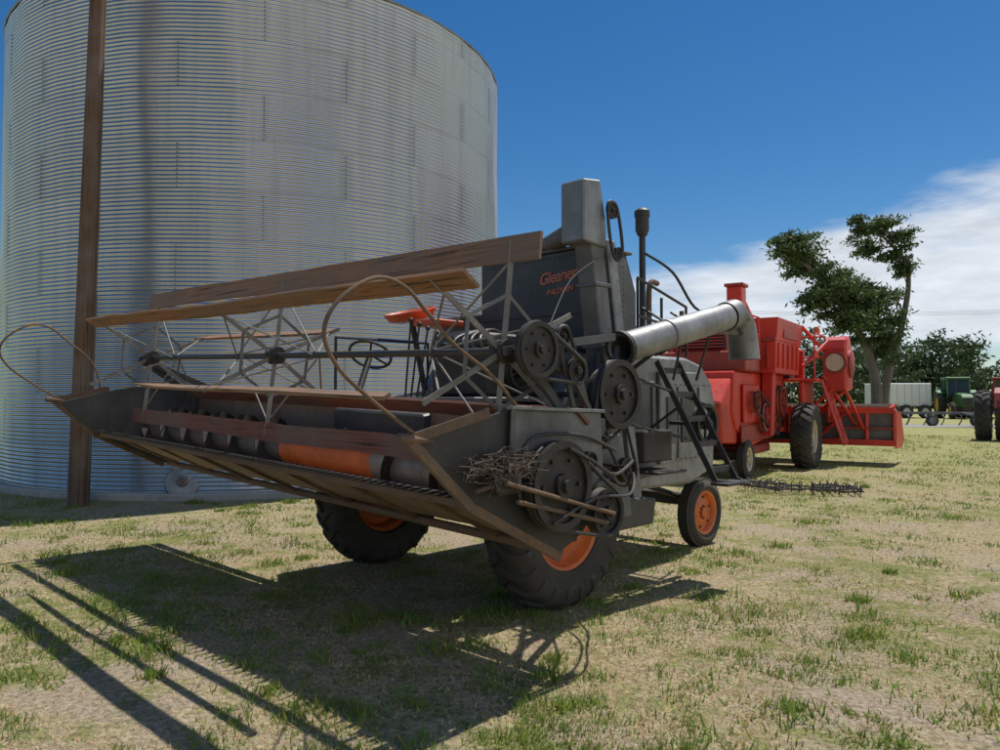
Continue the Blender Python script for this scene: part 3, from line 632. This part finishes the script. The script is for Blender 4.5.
bars('header_mid_rail',[(Q(-hw,y0-.07,z0+.42),Q(hw,y0-.07,z0+.42))],.05,.05,'redd',g2)
bars('header_posts',[(Q(-hw+hw*2*i/10,y0-.06,z0+.15),Q(-hw+hw*2*i/10,y0-.06,z0+.77)) for i in range(11)]+[(Q(1.2,y0-.1,z0+.1),Q(1.9,y0-.1,z0+.8))],.07,.05,'red',g2)
bars('header_pickup_bar',[(Q(-hw,y0+.9,z0+.95),Q(hw,y0+.9,z0+.95))],.06,.06,'cream',g2)
bars('header_reel_arms',[(Q(x_,y0-.05,z0+.85),Q(x_,y0+.9,z0+.95)) for x_ in (-hw+.1,hw-.1)],.08,.05,'red',g2)

# ------------------------------------------------------------ harrow sections on the grass
def harrow(name,c,ang,w,h):
    e=empty(name,c); X=Vector((math.cos(ang),math.sin(ang),0)); Y=Vector((-X.y,X.x,0)); c=Vector(c); bm=bmesh.new()
    nx=5; ny=4
    pt=lambda a,b_,z: c+X*(-w/2+w*a)+Y*(-h/2+h*b_)+Vector((.01*math.sin(a*9),.01*math.cos(b_*7),z+.012*math.sin(a*7+b_*5)))
    for j in range(ny): addtube(bm,[pt(i/10,j/(ny-1),.09) for i in range(11)],.016,6)
    for i in range(nx+1):
        addtube(bm,[pt(i/nx+.03*(-1)**j,j/6,.075) for j in range(7)],.014,6)
        for j in range(ny):
            a=i/nx;b_=j/(ny-1); p=pt(a,b_,.09); k=.07+.03*random.random(); t=random.uniform(-.5,.5)
            dv=(Y*math.cos(t)+X*math.sin(t))
            addtube(bm,smoothpts([p,p+dv*k*.6+Vector((0,0,.06)),p+dv*k*1.3+Vector((0,0,.03)),p+dv*k*1.5-Vector((0,0,.07))],3),.009,5)
    finish(bm,'harrow_frame_and_tines','iron',e,True)
harrow('harrow_section',(4.72,12.9,0),.35,.78,1.1)
harrow('harrow_section.001',(5.58,12.5,0),-.3,.68,.8)

# ------------------------------------------------------------ distant machines
def tractor(name,c,ang,mat,rim,s=1.,dual=False):
    e=empty(name,c); c=Vector(c); F_=Vector((math.cos(ang),math.sin(ang),0)); G_=Vector((F_.y,-F_.x,0))
    f=lambda x,y,z: c+G_*x*s+F_*y*s+Vector((0,0,z*s))
    for nm,sg in (('r',1),('l',-1)):
        wheel('rear_wheel_'+nm,f(.95*sg,0,.92),G_*sg,.92*s,.5*s,.45*s,rim,e,lugs=20,lugh=.05*s)
        if dual: wheel('dual_wheel_'+nm,f(1.58*sg,0,.92),G_*sg,.92*s,.5*s,.45*s,rim,e,lugs=20,lugh=.05*s)
        wheel('front_wheel_'+nm,f(.8*sg,2.7,.55),G_*sg,.55*s,.3*s,.28*s,rim,e,lugs=16)
    prism('hood',f,[(.9,.9),(.9,1.75),(3.0,1.6),(3.2,1.4),(3.2,.8)],-.35,.35,mat,e,.04)
    prism('chassis',f,[(-.6,.6),(-.6,1.0),(3.0,.9),(3.0,.55)],-.25,.25,'black',e)
    box('grille',f,(-.3,3.2,.85),(.3,3.22,1.4),'black',e)
    prism('cab_glass',f,[(-.6,1.4),(-.7,2.65),(.7,2.65),(.9,1.4)],-.65,.65,'glass',e,.03)
    bars('cab_posts',[(f(x,y0,1.4),f(x,y1,2.65)) for x in (-.66,.66) for y0,y1 in ((-.61,-.71),(.9,.7),(.1,0))],.08*s,.08*s,mat,e)
    box('cab_roof',f,(-.75,-.8,2.65),(.75,.85,2.82),mat,e,.05)
    for x in (-.95,.95): prism('fender_%d'%int(x*10+10),f,[(-.9,1.2),(-.6,1.75),(0,1.95),(.6,1.75),(.6,1.68),(0,1.87),(-.55,1.68)],x-.27,x+.27,mat,e,.01)
    tube('exhaust',[f(.3,1.6,1.6),f(.3,1.6,2.7)],.04*s,'black',e)
tractor('tractor',(34.6,57,0),-1.9,'green','yellow',1.1)
tractor('tractor.001',(19.2,26.9,0),.95,'redd','redd',1.0,True)
tractor('tractor.002',(38.5,57,0),2.6,'redd','redd',1.1)
tr=empty('white_trailer',(31,58,0))
ID=lambda x,y,z: Vector((x,y,z))
box('trailer_body',ID,(28.9,57,.9),(32.8,59.5,2.65),'white',tr,.05)
for i in range(7): box('trailer_rib_%d'%i,ID,(29.1+i*.55,56.94,.95),(29.16+i*.55,56.995,2.6),'white',tr,.005)
for i,x in enumerate((29.8,30.8,32.2)): wheel('trailer_wheel_%d'%i,(x,56.9,.5),(0,-1,0),.5,.3,.25,'white',tr,lugs=0)
im=empty('tillage_implement',(24,42,0))
bars('implement_frame',[((22.5,42,.7),(28.5,41,.7)),((22.5,43.5,.7),(28.5,42.5,.7)),((22.5,42,.7),(22.5,43.5,.7)),((28.5,41,.7),(28.5,42.5,.7)),((25.5,41.6,.7),(25.5,38.8,.5))],.12,.12,'galvd',im)
tubes('implement_shanks',[smoothpts([(22.7+.45*i,42-.07*i+.8*(i%2),.7),(22.7+.45*i,41.7-.07*i+.8*(i%2),.4),(22.7+.45*i,42-.07*i+.8*(i%2),.05)]) for i in range(13)],.03,'galvd',im,6)
for i,x in enumerate((23.6,26,28.0)): wheel('gauge_wheel_%d'%i,(x,41,.32),(0,-1,0),.32,.2,.18,'galv',im,lugs=0)

# ------------------------------------------------------------ foliage
def leafmat(name,c1,c2):
    m,nt,b,o=newmat(name); v=coords(nt); n=noi(nt,v,.9,3); an=nt.nodes.new('ShaderNodeAttribute'); an.attribute_name='lf'
    c=mix(nt,an.outputs['Fac'],c1,c2); c=mix(nt,ramp(nt,n,[(.35,0),(.65,.5)]).outputs[0],c,tuple(x*.6 for x in c1))
    nt.links.new(c,b.inputs['Base Color']); b.inputs['Roughness'].default_value=.6
    tr=nt.nodes.new('ShaderNodeBsdfTranslucent'); nt.links.new(c,tr.inputs[0]); ms=nt.nodes.new('ShaderNodeMixShader'); ms.inputs[0].default_value=.38
    nt.links.new(b.outputs[0],ms.inputs[1]); nt.links.new(tr.outputs[0],ms.inputs[2]); nt.links.new(ms.outputs[0],o.inputs[0]); return m
def facemesh(name,co,nv,mat,parent,att=None):
    n=len(co)//nv; me=bpy.data.meshes.new(name); me.vertices.add(len(co)); me.vertices.foreach_set('co',co.astype(np.float32).ravel())
    me.loops.add(len(co)); me.loops.foreach_set('vertex_index',np.arange(len(co),dtype=np.int32))
    me.polygons.add(n); me.polygons.foreach_set('loop_start',(np.arange(n)*nv).astype(np.int32))
    if att is not None:
        if att.ndim==1: a=me.attributes.new('lf','FLOAT','POINT'); a.data.foreach_set('value',np.repeat(att,nv).astype(np.float32))
        else:
            a=me.attributes.new('col','FLOAT_COLOR','POINT'); a.data.foreach_set('color',att.astype(np.float32).ravel())
    me.update(); me.materials.append(mat); ob=bpy.data.objects.new(name,me); scene.collection.objects.link(ob)
    if parent: ob.parent=parent; ob.matrix_parent_inverse=Matrix.Translation(parent.location).inverted()
    return ob
def leaves(blobs,n,size,flat=.6,per=45,spread=(.10,.26),edge=.4):
    vol=np.array([b[3]*b[5] for b in blobs]); pr=vol/vol.sum(); out=[];att=[]
    for b,k in zip(blobs,(pr*n).astype(int)):
        nc=max(5,k//per); d=rng.normal(size=(nc,3)); d/=np.linalg.norm(d,axis=1)[:,None]; d*=rng.random((nc,1))**edge
        cc=np.array(b[:3])+d*np.array(b[3:6])*1.12; cs=rng.uniform(spread[0],spread[1],nc)*min(b[3],b[5])+size*.7
        wts=rng.random(nc)+.25; wts/=wts.sum()
        w=rng.choice(nc,k,p=wts); off=rng.normal(size=(k,3))*cs[w][:,None]*np.array([1.15,1.15,.5])
        p=cc[w]+off; p[:,2]+=off[:,0]*.25
        nrm=rng.normal(size=(k,3)); nrm/=np.linalg.norm(nrm,axis=1)[:,None]
        t=np.cross(nrm,rng.normal(size=(k,3))); t/=np.linalg.norm(t,axis=1)[:,None]; bb=np.cross(nrm,t)
        s=size*rng.uniform(.6,1.3,(k,1)); q=np.stack([p-t*s,p+bb*s*flat*.5,p+t*s,p-bb*s*flat*.5],1)
        out.append(q.reshape(-1,3)); att.append(np.clip(rng.random(k)*.6+rng.random(nc)[w]*.4,0,1))
    return np.concatenate(out),np.concatenate(att)
ML=leafmat('tree_leaves',(.055,.09,.022),(.12,.17,.05)); ML2=leafmat('distant_leaves',(.035,.062,.022),(.075,.115,.035))
D=46.
def tp(px,py,y=0): return (( px-500)/750*D, D+y, 1.6+(397-py)/750*D)
def tree(name,trunks,blobs,n,size):
    base=Vector((trunks[0][0][0],trunks[0][0][1],0)); e=empty(name,base); bm=bmesh.new()
    for pts,r0,r1 in [(t[:-2],t[-2],t[-1]) for t in trunks]:
        p=smoothpts(pts,5); addtube(bm,p,[r0+(r1-r0)*i/(len(p)-1) for i in range(len(p))],10)
    for b in blobs:
        c=Vector(b[:3]); best=min([Vector(q) for t in trunks for q in t[:-2]],key=lambda q:(q-c).length+max(0,q.z-c.z)*1.0)
        addtube(bm,smoothpts([best,(best+c)/2+Vector((0,0,-.15)),c],3),[.06-.045*i/6 for i in range(7)],5)
        for _ in range(3):
            dd=Vector((random.gauss(0,1)*b[3],random.gauss(0,1)*b[4],random.gauss(.2,.8)*b[5]))*.6
            addtube(bm,[c,c+dd*.5+Vector((0,0,.05)),c+dd],[.025,.018,.008],4)
    finish(bm,'trunk_and_limbs','bark',e,True)
    co,at_=leaves(blobs,n,size,.6,60,(.14,.32),.5); facemesh('crown',co,4,ML,e,at_)
def B(px,py,rx,ry,dy=0): k=D/750; x,y,z=tp(px,py,dy); return (x,y,z,rx*k,(rx+ry)/2*k,ry*k)
tree('locust_tree',[[(tp(876,402)[0],D,-.2),tp(876,385),tp(868,350),tp(850,318),tp(832,292),tp(806,262),.36,.10],
 [tp(868,350),tp(878,322),tp(880,300),.16,.06],[tp(850,318),tp(835,318),tp(815,312),.12,.05],[tp(838,300),tp(842,280),tp(838,265),.12,.04],[tp(872,365),tp(885,345),tp(893,330),.11,.05]],
 [B(797,248,23,13),B(781,243,12,7),B(812,262,21,11,1),B(830,272,16,10),B(803,236,13,6),B(826,295,24,13,-1),B(852,300,24,14,1),B(812,303,14,8),B(846,282,16,9),B(875,305,24,15),B(858,322,24,12,-1),B(884,334,16,12),B(840,317,16,9),B(868,290,15,8),B(890,352,10,11),B(862,342,13,7),B(898,318,10,9)],14500,.19)
D=48.
tree('locust_tree.001',[[(tp(884,402)[0],D,-.2),tp(886,385),tp(896,350),tp(905,315),tp(910,285),tp(908,262),tp(895,245),.28,.09],[tp(908,262),tp(885,236),tp(866,230),.09,.04],[tp(905,315),tp(898,300),tp(890,296),.07,.03]],
 [B(866,230,16,8),B(886,226,17,8),B(878,243,17,8,1),B(902,238,12,10),B(908,258,8,11),B(858,222,9,5),B(892,255,11,7),B(905,272,7,7)],5200,.17)
tl=[]
for i in range(110):
    x=27+i*1.5+rng.normal()*1; y=105+rng.normal()*6+ (i*.2); h=rng.uniform(5.5,11)*(1.15 if i%9==2 else 1)
    for k in range(4): tl.append((x+rng.normal()*1.2,y+rng.normal(),h*(.14+.23*k),h*.36,h*.33,h*.24))
for i in range(70):
    x=-160+i*2.7; y=130+rng.normal()*8; h=rng.uniform(5,10)
    for k in range(2): tl.append((x+rng.normal()*1.3,y+rng.normal(),h*(.35+.3*k),h*.4,h*.35,h*.3))
co,at_=leaves(tl,125000,.46); facemesh('tree_line',co,4,ML2,None,at_)
pl=empty('power_line',(60,95,0))
for i,(x,y) in enumerate(((30,95),(75,85),(118,78))):
    if i: tube('line_pole_%d'%i,[(x,y,-.2),(x,y,13)],.16,'pole',pl,8); bars('crossarm_%d'%i,[((x,y-1.1,12.3),(x,y+1.1,12.3))],.14,.12,'pole',pl)
for k in (-1,0,1):
    for (xa,ya),(xb,yb) in (((30,95),(75,85)),((75,85),(118,78))):
        tube('wire_%d_%d'%(k+1,xa),[(xa+(xb-xa)*t,ya+(yb-ya)*t+k,12.45+.3*k-3.2*t*(1-t)) for t in [i/12 for i in range(13)]],.016,'black',pl,4)

# ------------------------------------------------------------ ground
bm=bmesh.new()
xs=sorted(set([-1200,-600,-300,-150,-80,80,150,300,600,1200]+[-40+i*1.0 for i in range(81)])); ys=sorted(set([-100,-40,-10]+[i*1.0 for i in range(0,61)]+[80,120,200,400,800,1800]))
gv=[[bm.verts.new((x,y,(.03*noise.noise((x*.35,y*.35,0)) if (abs(x)<39 and 0<y<58) else 0)*(0 if math.hypot(x-BC.x,y-BC.y)<5.6 else 1))) for y in ys] for x in xs]
for i in range(len(xs)-1):
    for j in range(len(ys)-1): bm.faces.new((gv[i][j],gv[i+1][j],gv[i+1][j+1],gv[i][j+1]))
m,nt,b,o=newmat('ground_grass')
v=coords(nt); n1=noi(nt,v,.45,5,.65); n2=noi(nt,v,2.2,5,.7); n3=noi(nt,v,26,5,.75); n6=noi(nt,v,7,5,.7)
tan=mix(nt,ramp(nt,n3,[(.34,0),(.64,1)]).outputs[0],(.23,.175,.09),(.66,.54,.34))
grn=mix(nt,ramp(nt,n3,[(.34,0),(.64,1)]).outputs[0],(.12,.145,.04),(.38,.37,.14))
soil=mix(nt,ramp(nt,n3,[(.34,0),(.64,1)]).outputs[0],(.26,.195,.13),(.62,.50,.37))
ad=nt.nodes.new('ShaderNodeMath'); ad.operation='ADD'; nt.links.new(n1,ad.inputs[0]); nt.links.new(n2,ad.inputs[1])
ad2=nt.nodes.new('ShaderNodeMath'); ad2.operation='MULTIPLY_ADD'; nt.links.new(n6,ad2.inputs[0]); ad2.inputs[1].default_value=.7; nt.links.new(ad.outputs[0],ad2.inputs[2])
gm=nt.nodes.new('ShaderNodeMapRange'); nt.links.new(ad2.outputs[0],gm.inputs[0]); gm.inputs[1].default_value=1.31; gm.inputs[2].default_value=1.47
c=mix(nt,gm.outputs[0],tan,grn)
n5=noi(nt,v,.8,5,.7)
c=mix(nt,ramp(nt,n5,[(.51,0),(.58,.9)]).outputs[0],c,soil)
sx=nt.nodes.new('ShaderNodeSeparateXYZ'); nt.links.new(v,sx.inputs[0]); mr=nt.nodes.new('ShaderNodeMapRange'); nt.links.new(sx.outputs[1],mr.inputs[0]); mr.inputs[1].default_value=8; mr.inputs[2].default_value=22; mr.inputs[4].default_value=.75
far=mix(nt,ramp(nt,n2,[(.35,0),(.65,1)]).outputs[0],(.20,.23,.06),(.44,.41,.17))
c=mix(nt,mr.outputs[0],c,far)
nt.links.new(c,b.inputs['Base Color']); b.inputs['Roughness'].default_value=.95; b.inputs['Specular IOR Level'].default_value=.1
bump(nt,b,n3,1.,.05)
finish(bm,'ground',m,None,True)
bm=bmesh.new(); vs=[bm.verts.new(p) for p in ((14,39.5,.03),(90,36,.03),(90,40.5,.03),(14,44,.03))]; bm.faces.new(vs)
finish(bm,'gravel_road',paint('gravel',(.30,.28,.25),.95,0,.3,(.2,.18,.15),.2,2,.1),None)

def nz2(x,y,s,o=0):
    return np.array([noise.noise((a*s,b_*s,o)) for a,b_ in zip(x,y)])
n=280000
th=rng.uniform(-.72,.72,n); rr=2.2*np.exp(rng.random(n)**.85*math.log(36/2.2))
gx=np.sin(th)*rr; gy=np.cos(th)*rr
ok=(np.hypot(gx-BC.x,gy-BC.y)>BR+.22); gx=gx[ok];gy=gy[ok];rr=rr[ok]
f1=nz2(gx,gy,.5); f2=nz2(gx,gy,1.9,3); f3=nz2(gx,gy,5,7)
bare=nz2(gx,gy,.8,11)
green=np.clip((f1*1.3+f2*1.4+f3*1.1)+.10-np.clip(gx*.04,-.12,.14)+np.clip((rr-7)/18,0,.5),0,1)
keep=rng.random(len(gx))<np.clip(.95-np.clip(bare*4-.1,0,1)*.9+green*.15,0.07,1)
gx,gy,rr,green,f3,f2=[a[keep] for a in (gx,gy,rr,green,f3,f2)]
k=len(gx); gi=rng.random(k)<green*.9+.04
h=np.where(gi,rng.uniform(.010,.038,k)*(1+np.clip(f2+f3*1.6,0,1.4)*1.1),rng.uniform(.006,.028,k)); h*=(1+np.clip(rr-8,0,25)*.02)
wd=.0023*(1+rr*.22)*rng.uniform(.6,1.4,k)
an_=rng.uniform(0,2*np.pi,k); le=rng.uniform(.1,.9,k)*np.where(gi,.9,2.6)*h; la=rng.uniform(0,2*np.pi,k)
def gheight(x,y):
    x0=np.floor(x);y0=np.floor(y);fx=x-x0;fy=y-y0
    cache={}
    def hv(a,b_):
        kk=(a,b_)
        if kk not in cache: cache[kk]=.03*noise.noise((a*.35,b_*.35,0)) if math.hypot(a-BC.x,b_-BC.y)>=5.6 else 0
        return cache[kk]
    H=lambda A_,B_: np.array([hv(a,b_) for a,b_ in zip(A_,B_)])
    return H(x0,y0)*(1-fx)*(1-fy)+H(x0+1,y0)*fx*(1-fy)+H(x0,y0+1)*(1-fx)*fy+H(x0+1,y0+1)*fx*fy
wx=[];wy=[];wh=[]
for i in range(300):
    r_=2.6*math.exp(rng.random()*math.log(16/2.6)); t_=rng.uniform(-.65,.65); cx,cy=math.sin(t_)*r_,math.cos(t_)*r_
    if math.hypot(cx-BC.x,cy-BC.y)<BR+.4: continue
    k_=rng.integers(25,110); s_=rng.uniform(.03,.13)
    wx.append(cx+rng.normal(size=k_)*s_); wy.append(cy+rng.normal(size=k_)*s_); wh.append(rng.uniform(.3,1,k_)*rng.uniform(.03,.10))
wx=np.concatenate(wx);wy=np.concatenate(wy);wh=np.concatenate(wh); kw=len(wx); wr=np.hypot(wx,wy)
gx=np.concatenate([gx,wx]);gy=np.concatenate([gy,wy]);h=np.concatenate([h,wh]);gi=np.concatenate([gi,np.ones(kw,bool)])
wd=np.concatenate([wd,.004*(1+wr*.15)*rng.uniform(.6,1.3,kw)]);an_=np.concatenate([an_,rng.uniform(0,6.28,kw)]);le=np.concatenate([le,wh*rng.uniform(.2,1.0,kw)]);la=np.concatenate([la,rng.uniform(0,6.28,kw)])
k=len(gx)
gz=gheight(gx,gy)-.004
p0=np.stack([gx-np.cos(an_)*wd,gy-np.sin(an_)*wd,gz],-1); p1=np.stack([gx+np.cos(an_)*wd,gy+np.sin(an_)*wd,gz],-1)
p2=np.stack([gx+np.cos(la)*le,gy+np.sin(la)*le,gz+h],-1)
co=np.stack([p0,p1,p2],1).reshape(-1,3)
gc=np.stack([rng.uniform(.15,.29,k),rng.uniform(.22,.35,k),rng.uniform(.035,.085,k)],-1)
tc=np.stack([rng.uniform(.46,.78,k),rng.uniform(.38,.63,k),rng.uniform(.20,.36,k)],-1)
cl=np.where(gi[:,None],gc,tc); cl=np.concatenate([cl,np.ones((k,1))],1); cl=np.repeat(cl,3,0)
m,nt,b,o=newmat('grass_blades'); an=nt.nodes.new('ShaderNodeAttribute'); an.attribute_name='col'; nt.links.new(an.outputs['Color'],b.inputs['Base Color']); b.inputs['Roughness'].default_value=.7; b.inputs['Specular IOR Level'].default_value=.2
tr=nt.nodes.new('ShaderNodeBsdfTranslucent'); nt.links.new(an.outputs['Color'],tr.inputs[0]); ms=nt.nodes.new('ShaderNodeMixShader'); ms.inputs[0].default_value=.4
nt.links.new(b.outputs[0],ms.inputs[1]); nt.links.new(tr.outputs[0],ms.inputs[2]); nt.links.new(ms.outputs[0],o.inputs[0])
facemesh('grass',co,3,m,None,cl)

# ------------------------------------------------------------ light and sky
el=math.radians(65); sun=Vector((.72,.69,0)).normalized()*math.cos(el)+Vector((0,0,math.sin(el)))
ld=bpy.data.lights.new('sun','SUN'); ld.energy=5.0; ld.angle=math.radians(.53); ld.color=(1,.965,.91)
lo=bpy.data.objects.new('sun',ld); scene.collection.objects.link(lo); lo.rotation_euler=sun.to_track_quat('Z','Y').to_euler()
w=bpy.data.worlds.new('World'); scene.world=w; w.use_nodes=True; nt=w.node_tree; nt.nodes.clear()
out=nt.nodes.new('ShaderNodeOutputWorld'); sky=nt.nodes.new('ShaderNodeTexSky'); sky.sky_type='NISHITA'; sky.sun_disc=False
sky.sun_elevation=el; sky.sun_rotation=math.atan2(sun.x,sun.y); sky.altitude=500; sky.air_density=1.; sky.dust_density=.15; sky.ozone_density=3.5
bg=nt.nodes.new('ShaderNodeBackground'); bg.inputs[1].default_value=.088
hs=nt.nodes.new('ShaderNodeHueSaturation'); hs.inputs['Saturation'].default_value=1.32; nt.links.new(sky.outputs[0],hs.inputs['Color']); nt.links.new(hs.outputs[0],bg.inputs[0])
tc=nt.nodes.new('ShaderNodeTexCoord'); sp_=nt.nodes.new('ShaderNodeSeparateXYZ'); nt.links.new(tc.outputs['Generated'],sp_.inputs[0])
def MATH(op,a,b_=None,c_=None):
    n=nt.nodes.new('ShaderNodeMath'); n.operation=op
    for i,vv in enumerate((a,b_,c_)):
        if vv is None: continue
        if isinstance(vv,(int,float)): n.inputs[i].default_value=vv
        else: nt.links.new(vv,n.inputs[i])
    return n.outputs[0]
mp=nt.nodes.new('ShaderNodeMapping'); nt.links.new(tc.outputs['Generated'],mp.inputs[0]); mp.inputs['Scale'].default_value=(1.6,1.6,6.5); mp.inputs['Rotation'].default_value=(0,.18,0)
cn=noi(nt,mp.outputs[0],2.6,5,.62)
az=MATH('ARCTAN2',sp_.outputs[0],sp_.outputs[1])
def smooth(src,a,b_):
    n=nt.nodes.new('ShaderNodeMapRange'); n.interpolation_type='SMOOTHSTEP'; nt.links.new(src,n.inputs[0]); n.inputs[1].default_value=a; n.inputs[2].default_value=b_; return n.outputs[0]
top=MATH('MULTIPLY_ADD',az,.22,.125)
dz=MATH('SUBTRACT',top,sp_.outputs[2])
m1=smooth(dz,-.04,.05); m2=smooth(az,-.05,.38); m3=smooth(sp_.outputs[2],.02,.13)
msk=MATH('MULTIPLY',MATH('MULTIPLY',m1,MATH('MULTIPLY_ADD',m2,.45,.55)),MATH('MULTIPLY_ADD',m3,.42,.58))
den=smooth(MATH('ADD',MATH('MULTIPLY',cn,.9),MATH('MULTIPLY_ADD',msk,.66,-.42)),.30,.66)
den=MATH('MULTIPLY',den,smooth(az,-.1,.2))
shade=nt.nodes.new('ShaderNodeMapRange'); nt.links.new(noi(nt,mp.outputs[0],6.,5,.6),shade.inputs[0]); shade.inputs[1].default_value=.3; shade.inputs[2].default_value=.65; shade.inputs[3].default_value=.76; shade.inputs[4].default_value=1.0
bc=nt.nodes.new('ShaderNodeBackground'); bc.inputs[0].default_value=(.84,.89,.96,1); nt.links.new(shade.outputs[0],bc.inputs[1])
mx=nt.nodes.new('ShaderNodeMixShader'); nt.links.new(MATH('MULTIPLY',den,.95),mx.inputs[0]); nt.links.new(bg.outputs[0],mx.inputs[1]); nt.links.new(bc.outputs[0],mx.inputs[2]); nt.links.new(mx.outputs[0],out.inputs[0])
# ------------------------------------------------------------ camera
cd=bpy.data.cameras.new('camera'); cd.sensor_width=36; cd.lens=27; cd.clip_end=5000; cd.clip_start=.05
cam=bpy.data.objects.new('camera',cd); scene.collection.objects.link(cam); cam.location=(0,0,1.6); cam.rotation_euler=(math.radians(90)+math.atan(22/750),0,0)
scene.camera=cam
scene.view_settings.view_transform='Standard'; scene.view_settings.look='None'; scene.view_settings.exposure=0
